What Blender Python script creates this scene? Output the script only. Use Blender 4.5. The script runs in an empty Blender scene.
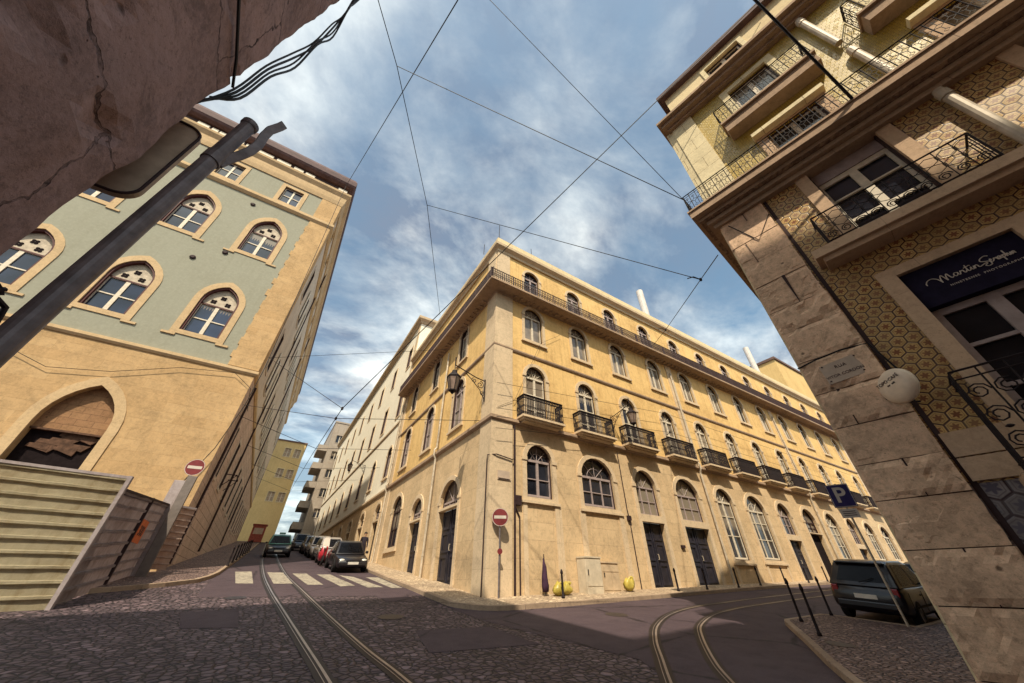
import bpy, bmesh, math, random
from mathutils import Vector, Matrix, Quaternion
from mathutils.geometry import tessellate_polygon

PI = math.pi
R = math.radians
random.seed(7)
S = bpy.context.scene
COL = S.collection

# ------------------------------------------------------------------ camera
cam_d = bpy.data.cameras.new("camera")
cam_d.sensor_width = 36.0
cam_d.lens = 12.0
cam_d.clip_start = 0.05
cam_d.clip_end = 3000
cam = bpy.data.objects.new("camera", cam_d)
COL.objects.link(cam)
cam.matrix_world = Matrix((
    (0.84596737, -0.31315376, -0.43159465, -6.708),
    (-0.53322765, -0.49265288, -0.6877219, -12.288),
    (0.00273636, 0.81192849, -0.5837505, 0.401),
    (0, 0, 0, 1)))
S.camera = cam

# ------------------------------------------------------------------ world and sun
SUN_AZ = R(234)          # direction TO the sun, measured from +X towards +Y
SUN_EL = R(53)
W = bpy.data.worlds.new("World")
S.world = W
W.use_nodes = True
wt = W.node_tree
wt.nodes.clear()


def wn(t, **k):
    n = wt.nodes.new(t)
    for a, b in k.items():
        setattr(n, a, b)
    return n


sky = wn('ShaderNodeTexSky', sky_type='NISHITA', sun_disc=False)
sky.sun_elevation = SUN_EL
sky.sun_rotation = PI / 2 - SUN_AZ
sky.air_density = 1.0
sky.dust_density = 2.5
sky.ozone_density = 0.8
tc = wn('ShaderNodeTexCoord')
sep = wn('ShaderNodeSeparateXYZ')
wt.links.new(tc.outputs['Generated'], sep.inputs[0])
zz = wn('ShaderNodeMath', operation='ADD')
zz.inputs[1].default_value = 0.22
wt.links.new(sep.outputs['Z'], zz.inputs[0])
dx = wn('ShaderNodeMath', operation='DIVIDE')
dy = wn('ShaderNodeMath', operation='DIVIDE')
wt.links.new(sep.outputs['X'], dx.inputs[0]); wt.links.new(zz.outputs[0], dx.inputs[1])
wt.links.new(sep.outputs['Y'], dy.inputs[0]); wt.links.new(zz.outputs[0], dy.inputs[1])
cmb = wn('ShaderNodeCombineXYZ')
wt.links.new(dx.outputs[0], cmb.inputs[0]); wt.links.new(dy.outputs[0], cmb.inputs[1])
mp = wn('ShaderNodeMapping')
mp.inputs['Rotation'].default_value = (0, 0, R(35))
mp.inputs['Scale'].default_value = (1.0, 1.35, 1.0)
wt.links.new(cmb.outputs[0], mp.inputs[0])
n1 = wn('ShaderNodeTexNoise')
n1.inputs['Scale'].default_value = 1.7
n1.inputs['Detail'].default_value = 9
n1.inputs['Roughness'].default_value = 0.62
n1.inputs['Distortion'].default_value = 0.3
wt.links.new(mp.outputs[0], n1.inputs['Vector'])
n2 = wn('ShaderNodeTexNoise')
n2.inputs['Scale'].default_value = 1.1
n2.inputs['Detail'].default_value = 3
wt.links.new(cmb.outputs[0], n2.inputs['Vector'])
mulc = wn('ShaderNodeMath', operation='MULTIPLY')
wt.links.new(n1.outputs[0], mulc.inputs[0]); wt.links.new(n2.outputs[0], mulc.inputs[1])
rmp = wn('ShaderNodeValToRGB')
rmp.color_ramp.elements[0].position = 0.15
rmp.color_ramp.elements[0].color = (0, 0, 0, 1)
rmp.color_ramp.elements[1].position = 0.37
rmp.color_ramp.elements[1].color = (0.9, 0.9, 0.9, 1)
wt.links.new(mulc.outputs[0], rmp.inputs[0])
bg1 = wn('ShaderNodeBackground')
bg1.inputs[1].default_value = 0.132
tint = wn('ShaderNodeMix', data_type='RGBA', blend_type='MULTIPLY')
tint.inputs[0].default_value = 1.0
tint.inputs[7].default_value = (0.86, 0.95, 0.82, 1)
wt.links.new(sky.outputs[0], tint.inputs[6])
wt.links.new(tint.outputs[2], bg1.inputs[0])
bg2 = wn('ShaderNodeBackground')
n3 = wn('ShaderNodeTexNoise')
n3.inputs['Scale'].default_value = 2.2
n3.inputs['Detail'].default_value = 8
n3.inputs['Roughness'].default_value = 0.6
n3.inputs['Distortion'].default_value = 0.2
wt.links.new(mp.outputs[0], n3.inputs['Vector'])
rm3 = wn('ShaderNodeValToRGB')
rm3.color_ramp.elements[0].position = 0.42
rm3.color_ramp.elements[0].color = (0.165, 0.175, 0.215, 1)
rm3.color_ramp.elements[1].position = 0.62
rm3.color_ramp.elements[1].color = (0.86, 0.87, 0.80, 1)
wt.links.new(n3.outputs[0], rm3.inputs[0])
wt.links.new(rm3.outputs[0], bg2.inputs[0])
bg2.inputs[1].default_value = 1.02
mxs = wn('ShaderNodeMixShader')
hz = wn('ShaderNodeMapRange')
hz.inputs['From Min'].default_value = 0.02
hz.inputs['From Max'].default_value = 0.5
hz.inputs['To Min'].default_value = 0.8
hz.inputs['To Max'].default_value = 0.0
wt.links.new(sep.outputs['Z'], hz.inputs[0])
mxf = wn('ShaderNodeMath', operation='MAXIMUM')
wt.links.new(hz.outputs[0], mxf.inputs[0]); wt.links.new(rmp.outputs[0], mxf.inputs[1])
wt.links.new(mxf.outputs[0], mxs.inputs[0])
wt.links.new(bg1.outputs[0], mxs.inputs[1]); wt.links.new(bg2.outputs[0], mxs.inputs[2])
wo = wn('ShaderNodeOutputWorld')
wt.links.new(mxs.outputs[0], wo.inputs[0])

sl = bpy.data.lights.new("sun", 'SUN')
sl.energy = 3.2
sl.angle = R(0.6)
sl.color = (1.0, 0.88, 0.68)
so = bpy.data.objects.new("sun", sl)
COL.objects.link(so)
sd = Vector((math.cos(SUN_AZ) * math.cos(SUN_EL), math.sin(SUN_AZ) * math.cos(SUN_EL), math.sin(SUN_EL)))
so.rotation_euler = sd.to_track_quat('Z', 'Y').to_euler()
so.location = sd * 60

S.view_settings.view_transform = 'Standard'
S.view_settings.look = 'None'
S.view_settings.exposure = 0.9
S.view_settings.gamma = 1.0
S.view_settings.use_curve_mapping = False
S.render.engine = 'CYCLES'
S.cycles.max_bounces = 6

# ------------------------------------------------------------------ ground height


def gz(x, y):
    xx = max(-30.0, min(60.0, x))
    yy = max(-40.0, min(72.0, y))
    z = 0.028 * xx + 0.1 * yy
    if y > 72:
        z -= 0.03 * (y - 72)
    return z


# ------------------------------------------------------------------ materials
MATS = {}


class NT:
    def __init__(s, name):
        m = bpy.data.materials.new(name)
        m.use_nodes = True
        s.m = m
        s.t = m.node_tree
        s.b = s.t.nodes['Principled BSDF']

    def n(s, t, **k):
        nd = s.t.nodes.new(t)
        for a, b in k.items():
            if a.startswith('i_'):
                nd.inputs[a[2:]].default_value = b
            else:
                setattr(nd, a, b)
        return nd

    def l(s, a, b):
        s.t.links.new(a, b)

    def math(s, op, a, b=None, c=None):
        nd = s.t.nodes.new('ShaderNodeMath')
        nd.operation = op
        for i, v in enumerate((a, b, c)):
            if v is None:
                continue
            if hasattr(v, 'links'):
                s.l(v, nd.inputs[i])
            else:
                nd.inputs[i].default_value = v
        return nd.outputs[0]

    def mix(s, f, a, b, mode='MIX'):
        nd = s.t.nodes.new('ShaderNodeMix')
        nd.data_type = 'RGBA'
        nd.blend_type = mode
        for sock, v in ((nd.inputs[0], f), (nd.inputs[6], a), (nd.inputs[7], b)):
            if hasattr(v, 'links'):
                s.l(v, sock)
            elif isinstance(v, (int, float)):
                sock.default_value = v
            else:
                sock.default_value = (*v, 1)
        return nd.outputs[2]

    def ramp(s, v, p0, p1, c0=(0, 0, 0), c1=(1, 1, 1)):
        nd = s.t.nodes.new('ShaderNodeValToRGB')
        e = nd.color_ramp.elements
        e[0].position, e[1].position = p0, p1
        e[0].color, e[1].color = (*c0, 1), (*c1, 1)
        s.l(v, nd.inputs[0])
        return nd.outputs[0]

    def pos(s):
        return s.n('ShaderNodeNewGeometry').outputs['Position']

    def noise(s, vec, scale, detail=5, rough=0.6, dist=0.0):
        nd = s.n('ShaderNodeTexNoise')
        nd.inputs['Scale'].default_value = scale
        nd.inputs['Detail'].default_value = detail
        nd.inputs['Roughness'].default_value = rough
        nd.inputs['Distortion'].default_value = dist
        s.l(vec, nd.inputs['Vector'])
        return nd.outputs[0]

    def scaled(s, vec, sc):
        nd = s.n('ShaderNodeMapping')
        nd.inputs['Scale'].default_value = sc
        s.l(vec, nd.inputs[0])
        return nd.outputs[0]

    def bump(s, h, strength, dist=0.02):
        nd = s.n('ShaderNodeBump')
        nd.inputs['Strength'].default_value = strength
        nd.inputs['Distance'].default_value = dist
        s.l(h, nd.inputs['Height'])
        s.l(nd.outputs[0], s.b.inputs['Normal'])

    def out(s, col, rough=0.85, metal=0.0, spec=0.3):
        if hasattr(col, 'links'):
            s.l(col, s.b.inputs['Base Color'])
        else:
            s.b.inputs['Base Color'].default_value = (*col, 1)
        if hasattr(rough, 'links'):
            s.l(rough, s.b.inputs['Roughness'])
        else:
            s.b.inputs['Roughness'].default_value = rough
        s.b.inputs['Metallic'].default_value = metal
        s.b.inputs['Specular IOR Level'].default_value = spec
        return s.m


def plaster(name, c, dirt=(0.5, 0.42, 0.36), amt=0.55, bump=0.25):
    k = NT(name)
    p = k.pos()
    big = k.noise(p, 0.35, 6, 0.65, 0.4)
    streak = k.noise(k.scaled(p, (4.5, 4.5, 0.2)), 1.0, 6, 0.7)
    fine = k.noise(p, 7, 6, 0.75)
    d = tuple(a * b for a, b in zip(c, dirt))
    mid = k.noise(p, 1.7, 7, 0.72, 0.8)
    f = k.math('MULTIPLY', k.ramp(k.math('ADD', k.math('MULTIPLY', big, 0.6), k.math('MULTIPLY', mid, 0.4)), 0.46, 0.66), amt)
    col = k.mix(f, c, d)
    f2 = k.math('MULTIPLY', k.ramp(streak, 0.5, 0.72), amt * 0.8)
    col = k.mix(f2, col, d)
    light = tuple(min(1, a * 1.18) for a in c)
    col = k.mix(k.math('MULTIPLY', k.ramp(fine, 0.46, 0.64), 0.5), col, light)
    col = k.mix(k.math('MULTIPLY', k.ramp(k.noise(p, 4.5, 6, 0.8, 0.6), 0.54, 0.66), amt * 0.55), col, tuple(a * 0.6 for a in c))
    k.bump(fine, bump, 0.01)
    return k.out(col, 0.9, 0, 0.2)


def stone(name, c, c2, bw=1.2, bh=0.55, mortar=0.012, mcol=(0.1, 0.075, 0.06), bump=0.5, pit=True, u=(1, 1), moff=0.5,
          jit=0.5, wobble=0.035, fsc=9.0):
    k = NT(name)
    p = k.pos()
    sp = k.n('ShaderNodeSeparateXYZ')
    k.l(p, sp.inputs[0])
    s_ = k.math('ADD', k.math('MULTIPLY', sp.outputs[0], u[0]), k.math('MULTIPLY', sp.outputs[1], u[1]))
    wob = k.noise(p, 3.0, 3)
    s_ = k.math('ADD', s_, k.math('MULTIPLY', k.math('SUBTRACT', wob, 0.5), wobble))
    z_ = k.math('ADD', sp.outputs[2], k.math('MULTIPLY', k.math('SUBTRACT', wob, 0.5), wobble))
    cv = k.n('ShaderNodeCombineXYZ')
    k.l(s_, cv.inputs[0]); k.l(z_, cv.inputs[1])
    br = k.n('ShaderNodeTexBrick', offset=moff)
    br.inputs['Scale'].default_value = 1.0
    br.inputs['Mortar Size'].default_value = mortar
    br.inputs['Mortar Smooth'].default_value = 0.3
    br.inputs['Brick Width'].default_value = bw
    br.inputs['Row Height'].default_value = bh
    br.inputs['Bias'].default_value = 0.0
    br.inputs['Color1'].default_value = (*c, 1)
    br.inputs['Color2'].default_value = (*c2, 1)
    br.inputs['Mortar'].default_value = (*mcol, 1)
    k.l(cv.outputs[0], br.inputs['Vector'])
    big = k.noise(p, 0.7, 7, 0.68, 0.5)
    fine = k.noise(p, fsc, 5, 0.78)
    patch = k.noise(p, 2.4, 8, 0.74, 1.0)
    strk = k.noise(k.scaled(p, (3.4, 3.4, 0.2)), 1.2, 6, 0.72)
    dark = tuple(a * 0.45 for a in c)
    col = k.mix(k.math('MULTIPLY', k.ramp(big, 0.42, 0.75), 0.75 * jit / 0.5), br.outputs['Color'], dark)
    col = k.mix(k.math('MULTIPLY', k.ramp(patch, 0.5, 0.64), 0.6 * jit / 0.5), col, tuple(a * 0.5 for a in c))
    col = k.mix(k.math('MULTIPLY', k.ramp(strk, 0.55, 0.75), 0.4 * jit / 0.5), col, tuple(a * 0.55 for a in c))
    col = k.mix(k.math('MULTIPLY', k.ramp(fine, 0.42, 0.62), 0.55), col, tuple(min(1, a * 1.22) for a in c2))
    speck = k.noise(p, fsc * 1.9, 5, 0.85)
    col = k.mix(k.math('MULTIPLY', k.ramp(speck, 0.54, 0.64), 0.6 if pit else 0.3), col, tuple(a * 0.35 for a in c))
    h = k.math('ADD', k.math('MULTIPLY', k.math('SUBTRACT', 1.0, br.outputs['Fac']), 1.0), k.math('MULTIPLY', fine, 0.5))
    if pit:
        vo = k.n('ShaderNodeTexVoronoi')
        vo.inputs['Scale'].default_value = 2.3
        k.l(p, vo.inputs['Vector'])
        gouge = k.ramp(k.noise(p, 3.4, 6, 0.7, 1.2), 0.64, 0.69)
        col = k.mix(k.math('MULTIPLY', gouge, 0.8), col, tuple(a * 0.3 for a in c))
        hole = k.ramp(k.math('ADD', vo.outputs['Distance'], k.math('MULTIPLY', k.noise(p, 9, 3), 0.12)), 0.10, 0.15)
        col = k.mix(hole, tuple(a * 0.28 for a in c), col)
        h = k.math('ADD', h, k.math('MULTIPLY', hole, 0.6))
    k.bump(h, bump, 0.02)
    return k.out(col, 0.92, 0, 0.15)


def simple(name, c, rough=0.6, metal=0.0, spec=0.4, var=0.25, scale=6.0, coat=0.0, bump=0.0):
    k = NT(name)
    p = k.n('ShaderNodeTexCoord').outputs['Object']
    nz = k.noise(p, scale, 5, 0.65)
    col = k.mix(k.ramp(nz, 0.35, 0.7), tuple(a * (1 - var) for a in c), tuple(min(1, a * (1 + var * 0.6)) for a in c))
    if coat:
        k.b.inputs['Coat Weight'].default_value = coat
        k.b.inputs['Coat Roughness'].default_value = 0.05
    if bump:
        k.bump(nz, bump, 0.01)
    rg = k.math('ADD', rough - 0.08, k.math('MULTIPLY', nz, 0.16))
    return k.out(col, rg, metal, spec)


def glass(name, c, rough=0.06, var=0.5, scale=0.9):
    k = NT(name)
    p = k.pos()
    nz = k.noise(p, scale, 3, 0.5)
    col = k.mix(k.ramp(nz, 0.35, 0.65), tuple(a * (1 - var) for a in c), tuple(min(1, a * (1 + var)) for a in c))
    if 'window' in name and 'car' not in name:
        # blinds and curtains drawn to a different height in each window
        rn = k.n('ShaderNodeObjectInfo').outputs['Random']
        oz = k.n('ShaderNodeSeparateXYZ')
        k.l(k.n('ShaderNodeTexCoord').outputs['Object'], oz.inputs[0])
        thr = k.math('ADD', k.math('MULTIPLY', k.math('FRACT', k.math('MULTIPLY', rn, 7.31)), 3.2), 0.5)
        fold = k.math('MULTIPLY', k.math('SINE', k.math('MULTIPLY', oz.outputs[0], 46.0)), 0.12)
        f = k.math('MULTIPLY', k.math('GREATER_THAN', oz.outputs[2], k.math('ADD', thr, fold)), 0.85)
        col = k.mix(f, col, k.mix(rn, (0.16, 0.12, 0.09), (0.46, 0.40, 0.31)))
        col = k.mix(k.math('MULTIPLY', rn, 0.4), col, tuple(a * 0.5 for a in c))
    return k.out(col, rough, 0, 0.6 if 'car' not in name else 0.3)


def hextile(name, u, base, line, inner, size=0.25):
    """glazed hexagonal tiles: (s, z) on the facade"""
    k = NT(name)
    p = k.pos()
    sp = k.n('ShaderNodeSeparateXYZ')
    k.l(p, sp.inputs[0])
    s_ = k.math('ADD', k.math('MULTIPLY', sp.outputs[0], u[0]), k.math('MULTIPLY', sp.outputs[1], u[1]))
    X = k.math('DIVIDE', s_, size)
    Y = k.math('DIVIDE', sp.outputs[2], size)
    r3 = math.sqrt(3)

    def cen(v, period, off):
        m = k.math('FLOORED_MODULO', k.math('SUBTRACT', v, off), period)
        return k.math('ABSOLUTE', k.math('SUBTRACT', m, period / 2))
    ax, ay = cen(X, 1.0, 0.0), cen(Y, r3, 0.0)
    bx, by = cen(X, 1.0, 0.5), cen(Y, r3, r3 / 2)
    da = k.math('ADD', k.math('MULTIPLY', ax, ax), k.math('MULTIPLY', ay, ay))
    db = k.math('ADD', k.math('MULTIPLY', bx, bx), k.math('MULTIPLY', by, by))
    sel = k.math('LESS_THAN', da, db)

    def pick(a, b):
        return k.math('ADD', k.math('MULTIPLY', a, sel), k.math('MULTIPLY', b, k.math('SUBTRACT', 1.0, sel)))
    gx, gy = pick(ax, bx), pick(ay, by)
    hd = k.math('MAXIMUM', gx, k.math('ADD', k.math('MULTIPLY', gx, 0.5), k.math('MULTIPLY', gy, r3 / 2)))
    rad = k.math('SQRT', pick(da, db))
    edge = k.ramp(hd, 0.425, 0.46)
    ang = k.math('ARCTAN2', gy, gx)
    pet = k.math('MULTIPLY', k.math('COSINE', k.math('MULTIPLY', ang, 6.0)), 0.07)
    ros = k.ramp(k.math('ADD', rad, pet), 0.2, 0.26)
    fl = lambda v: k.math('FLOOR', v)
    ca, cb = fl(X), fl(k.math('DIVIDE', Y, r3))
    da_, db_ = k.math('ADD', fl(k.math('SUBTRACT', X, 0.5)), 300.5), k.math('ADD', fl(k.math('DIVIDE', k.math('SUBTRACT', Y, r3 / 2), r3)), 700.5)
    idv = k.n('ShaderNodeCombineXYZ')
    k.l(pick(ca, da_), idv.inputs[0]); k.l(pick(cb, db_), idv.inputs[1])
    wnz = k.n('ShaderNodeTexWhiteNoise', noise_dimensions='2D')
    k.l(idv.outputs[0], wnz.inputs['Vector'])
    rnd = wnz.outputs['Value']
    nz = k.noise(p, 2.0, 6, 0.75)
    fine = k.noise(p, 16, 4, 0.8)
    bcol = k.mix(k.ramp(nz, 0.35, 0.7), base, tuple(a * 0.62 for a in base))
    bcol = k.mix(k.math('MULTIPLY', k.ramp(fine, 0.45, 0.65), 0.35), bcol, tuple(a * 0.55 for a in base))
    col = k.mix(ros, inner, bcol)
    ring = k.ramp(k.math('ABSOLUTE', k.math('SUBTRACT', hd, 0.34)), 0.012, 0.028, (0.45, 0.45, 0.45), (0, 0, 0))
    col = k.mix(ring, col, line)
    col = k.mix(edge, col, line)
    col = k.mix(k.math('MULTIPLY', rnd, 0.38), col, tuple(a * 0.42 for a in base))
    chip = k.ramp(k.noise(p, 6.0, 6, 0.8, 0.8), 0.63, 0.68)
    col = k.mix(k.math('MULTIPLY', chip, 0.7), col, tuple(a * 0.9 for a in line))
    k.bump(k.math('ADD', k.math('SUBTRACT', 1.0, edge), k.math('MULTIPLY', rnd, 0.6)), 0.4, 0.01)
    return k.out(col, k.math('ADD', 0.22, k.math('MULTIPLY', rnd, 0.3)), 0, 0.5)


def setts(name, c1, c2, joint, scale=8.0, bump=0.9):
    k = NT(name)
    p = k.pos()
    wob = k.n('ShaderNodeTexNoise')
    wob.inputs['Scale'].default_value = 1.2
    k.l(p, wob.inputs['Vector'])
    vm = k.n('ShaderNodeMix', data_type='VECTOR')
    vm.inputs[0].default_value = 0.08
    k.l(p, vm.inputs[4]); k.l(wob.outputs['Color'], vm.inputs[5])
    v = k.scaled(vm.outputs[1], (1.0, 1.0, 0.0))
    vo = k.n('ShaderNodeTexVoronoi', feature='DISTANCE_TO_EDGE')
    vo.inputs['Scale'].default_value = scale
    vo.inputs['Randomness'].default_value = 0.75
    k.l(v, vo.inputs['Vector'])
    vc = k.n('ShaderNodeTexVoronoi')
    vc.inputs['Scale'].default_value = scale
    vc.inputs['Randomness'].default_value = 0.75
    k.l(v, vc.inputs['Vector'])
    sh = k.n('ShaderNodeSeparateColor')
    k.l(vc.outputs['Color'], sh.inputs[0])
    big = k.noise(p, 0.45, 6, 0.7, 0.6)
    fine = k.noise(p, 40, 3)
    col = k.mix(sh.outputs[0], c1, c2)
    col = k.mix(k.math('MULTIPLY', k.ramp(sh.outputs[1], 0.78, 0.9), 0.55), col, tuple(min(1, a * 2.0) for a in c2))
    col = k.mix(k.math('MULTIPLY', k.ramp(big, 0.45, 0.7), 0.55), col, tuple(a * 0.45 for a in c1))
    e = k.ramp(vo.outputs['Distance'], 0.02, 0.11)
    col = k.mix(e, joint, col)
    h = k.math('ADD', k.ramp(vo.outputs['Distance'], 0.0, 0.22), k.math('MULTIPLY', fine, 0.15))
    h = k.math('ADD', h, k.math('MULTIPLY', sh.outputs[2], 0.35))
    k.bump(h, bump, 0.05)
    return k.out(col, k.math('ADD', 0.5, k.math('MULTIPLY', fine, 0.3)), 0, 0.35)


def asphalt(name, c, c2):
    k = NT(name)
    p = k.pos()
    big = k.noise(p, 0.3, 7, 0.68, 0.8)
    mid = k.noise(k.scaled(p, (1, 1, 1)), 2.2, 5, 0.7)
    fine = k.noise(p, 60, 2)
    col = k.mix(k.ramp(big, 0.35, 0.7), c, c2)
    col = k.mix(k.math('MULTIPLY', k.ramp(mid, 0.5, 0.75), 0.5), col, tuple(a * 0.6 for a in c))
    col = k.mix(k.math('MULTIPLY', k.ramp(fine, 0.5, 0.72), 0.5), col, tuple(a * 1.9 for a in c2))
    vo = k.n('ShaderNodeTexVoronoi', feature='DISTANCE_TO_EDGE')
    vo.inputs['Scale'].default_value = 0.22
    k.l(k.scaled(p, (1, 1, 0)), vo.inputs['Vector'])
    crack = k.ramp(k.math('ADD', vo.outputs['Distance'], k.math('MULTIPLY', k.math('SUBTRACT', mid, 0.5), 0.09)), 0.0, 0.012)
    col = k.mix(crack, tuple(a * 0.35 for a in c), col)
    k.bump(fine, 0.5, 0.01)
    return k.out(col, k.math('ADD', 0.62, k.math('MULTIPLY', mid, 0.3)), 0, 0.3)


def paint_marking(name, c):
    k = NT(name)
    p = k.pos()
    nz = k.noise(p, 5, 6, 0.75)
    fine = k.noise(p, 35, 3)
    f = k.ramp(k.math('ADD', k.math('MULTIPLY', nz, 0.6), k.math('MULTIPLY', fine, 0.4)), 0.47, 0.6)
    col = k.mix(f, c, (0.10, 0.08, 0.08))
    return k.out(col, 0.8, 0, 0.2)


M = {}
M['yellow'] = plaster('yellow_plaster', (0.71, 0.48, 0.205), (0.5, 0.42, 0.36), amt=0.75)
M['yellow_pale'] = plaster('pale_yellow_plaster', (0.66, 0.46, 0.2), amt=0.4)
M['stone_low'] = stone('limestone_ground_floor', (0.64, 0.475, 0.29), (0.56, 0.405, 0.24), 1.5, 0.62, 0.006,
                       (0.26, 0.185, 0.12), 0.35, False)
M['trim'] = stone('dressed_stone', (0.64, 0.50, 0.34), (0.57, 0.44, 0.295), 2.2, 0.9, 0.004, (0.24, 0.18, 0.12), 0.25, False, jit=0.35)
M['trim_red'] = stone('reddish_moulding', (0.42, 0.30, 0.21), (0.37, 0.26, 0.18), 1.6, 0.9, 0.006, (0.14, 0.09, 0.07), 0.3, False)
M['white_wall'] = plaster('cream_white_plaster', (0.84, 0.79, 0.66), amt=0.25)
M['cream'] = plaster('cream_frieze_plaster', (0.66, 0.54, 0.33), amt=0.35)
M['sage'] = plaster('sage_green_plaster', (0.29, 0.285, 0.225), (0.75, 0.72, 0.66), amt=0.35, bump=0.12)
M['lb_stone'] = stone('ochre_ashlar', (0.55, 0.375, 0.20), (0.46, 0.30, 0.15), 1.25, 0.5, 0.005, (0.34, 0.215, 0.1), 0.45, False)
M['lb_trim'] = stone('ochre_trim', (0.56, 0.41, 0.245), (0.51, 0.365, 0.21), 0.9, 0.6, 0.004, (0.36, 0.24, 0.12), 0.3, False, jit=0.3)
M['lb_rough'] = stone('rusticated_side_stone', (0.64, 0.49, 0.40), (0.55, 0.41, 0.33), 0.9, 0.42, 0.012, (0.09, 0.06, 0.05), 0.9, True)
M['lb_grey'] = plaster('grey_side_plaster', (0.56, 0.475, 0.385), amt=0.45)
M['pillar'] = stone('pitted_pillar_limestone', (0.82, 0.57, 0.39), (0.70, 0.48, 0.325), 60, 60, 0.001,
                    (0.07, 0.045, 0.04), 0.9, True, (0.15, -0.9887), 0.37, 0.75, 0.035, 7.5)
M['pillar_up'] = stone('upper_pillar_stone', (0.74, 0.64, 0.42), (0.68, 0.58, 0.37), 1.0, 0.6, 0.01, (0.2, 0.14, 0.08), 0.5,
                       False, (0.15, -0.9887), jit=0.3)
M['rb_trim'] = stone('brown_trim_stone', (0.56, 0.395, 0.265), (0.50, 0.35, 0.235), 3.2, 1.6, 0.004, (0.2, 0.14, 0.1), 0.6, False,
                     (0.15, -0.9887), jit=0.3)
M['tile'] = hextile('brown_hexagonal_tiles', (0.15, -0.9887), (0.66, 0.43, 0.165), (0.05, 0.018, 0.022), (0.22, 0.09, 0.045), 0.2)
M['tile_up'] = hextile('yellow_small_hexagonal_tiles', (0.15, -0.9887), (0.72, 0.52, 0.11), (0.2, 0.13, 0.03), (0.3, 0.2, 0.06), 0.11)
M['tile_low'] = hextile('grey_hexagonal_tiles', (0.15, -0.9887), (0.30, 0.27, 0.27), (0.05, 0.03, 0.035), (0.11, 0.10, 0.13), 0.3)
M['nl_stone'] = stone('dark_weathered_stone', (0.44, 0.30, 0.285), (0.35, 0.235, 0.225), 3.1, 1.45, 0.012, (0.022, 0.014, 0.014), 1.0,
                      True, (-0.07, 0.9975), 0.3, 0.95, 0.34, 13.0)
M['far_yellow'] = plaster('far_yellow_plaster', (0.66, 0.49, 0.23), amt=0.35)
M['far_grey'] = plaster('far_concrete', (0.36, 0.31, 0.26), amt=0.5)
M['red_paint'] = simple('faded_red_paint', (0.32, 0.075, 0.05), 0.7, 0, 0.3, 0.3)
M['setts'] = setts('basalt_setts', (0.075, 0.049, 0.060), (0.155, 0.108, 0.117), (0.010, 0.007, 0.010), 7.5, 1.0)
M['calcada'] = setts('limestone_calcada', (0.20, 0.128, 0.115), (0.34, 0.235, 0.20), (0.045, 0.028, 0.03), 11.0, 1.0)
M['pave'] = setts('pale_paving', (0.40, 0.30, 0.2), (0.52, 0.40, 0.27), (0.2, 0.14, 0.1), 9.0, 0.35)
M['kerb'] = stone('kerb_stone', (0.38, 0.285, 0.205), (0.31, 0.225, 0.16), 1.1, 3.0, 0.008, (0.1, 0.07, 0.06), 0.4, False)
M['asphalt'] = asphalt('worn_asphalt', (0.048, 0.032, 0.040), (0.070, 0.048, 0.056))
M['marking'] = paint_marking('worn_road_paint', (0.36, 0.32, 0.25))
M['manhole'] = simple('cast_iron_cover', (0.05, 0.04, 0.043), 0.5, 0.5, 0.5, 0.5, 14, 0, 0.6)
M['rail'] = simple('polished_rail_steel', (0.36, 0.31, 0.30), 0.32, 0.6, 0.5, 0.3, 3)
M['rail_dark'] = simple('rail_groove', (0.03, 0.022, 0.022), 0.6, 0.3, 0.3, 0.3, 3)
M['iron'] = simple('black_wrought_iron', (0.018, 0.011, 0.013), 0.7, 0.0, 0.25, 0.4)
M['iron_brown'] = simple('brown_painted_iron', (0.04, 0.02, 0.021), 0.7, 0.0, 0.25, 0.4)
M['cable'] = simple('black_cable', (0.014, 0.012, 0.014), 0.6, 0, 0.3, 0.3)
M['galv'] = simple('galvanised_pipe', (0.52, 0.44, 0.34), 0.55, 0.1, 0.4, 0.3, 3)
M['pole'] = simple('grey_painted_pole', (0.19, 0.16, 0.165), 0.5, 0.3, 0.4, 0.4, 8, 0, 0.2)
M['sign_grey'] = simple('grey_sign_back', (0.17, 0.14, 0.125), 0.6, 0.2, 0.4, 0.2)
M['panel_brown'] = simple('brown_sign_panel', (0.46, 0.345, 0.25), 0.6, 0.0, 0.3, 0.25, 4)
M['win_white'] = simple('white_window_paint', (0.66, 0.58, 0.46), 0.6, 0, 0.3, 0.2)
M['win_dark'] = simple('dark_brown_frame', (0.05, 0.026, 0.024), 0.6, 0, 0.3, 0.3)
M['tracery'] = simple('cream_tracery', (0.50, 0.42, 0.32), 0.7, 0, 0.3, 0.3)
M['win_red'] = simple('oxblood_frame', (0.085, 0.022, 0.02), 0.6, 0, 0.3, 0.3)
M['win_grey'] = simple('grey_lilac_joinery', (0.36, 0.29, 0.28), 0.55, 0, 0.3, 0.2)
M['door'] = simple('navy_door_paint', (0.024, 0.022, 0.034), 0.5, 0, 0.4, 0.4, 3, 0, 0.3)
M['door_brown'] = simple('dark_brown_door', (0.045, 0.026, 0.022), 0.6, 0, 0.3, 0.4, 3, 0, 0.3)
M['glass'] = glass('dark_window_glass', (0.022, 0.024, 0.034))
M['glass_blue'] = glass('blue_window_glass', (0.018, 0.028, 0.06), 0.05, 0.5, 0.7)
M['curtain'] = glass('curtained_window_glass', (0.23, 0.19, 0.15), 0.1, 0.35, 1.5)
M['void'] = simple('dark_interior', (0.018, 0.013, 0.014), 0.95, 0, 0.05, 0.3)
M['hoard_lit'] = plaster('lit_olive_steel_sheet', (0.52, 0.46, 0.32), (0.6, 0.48, 0.36), 0.6, 0.1)  # lighter copy of the hoarding steel: its lit look is in the colour
M['hoard'] = plaster('grey_steel_sheet', (0.36, 0.31, 0.31), (0.5, 0.42, 0.38), 0.7, 0.1)
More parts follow.
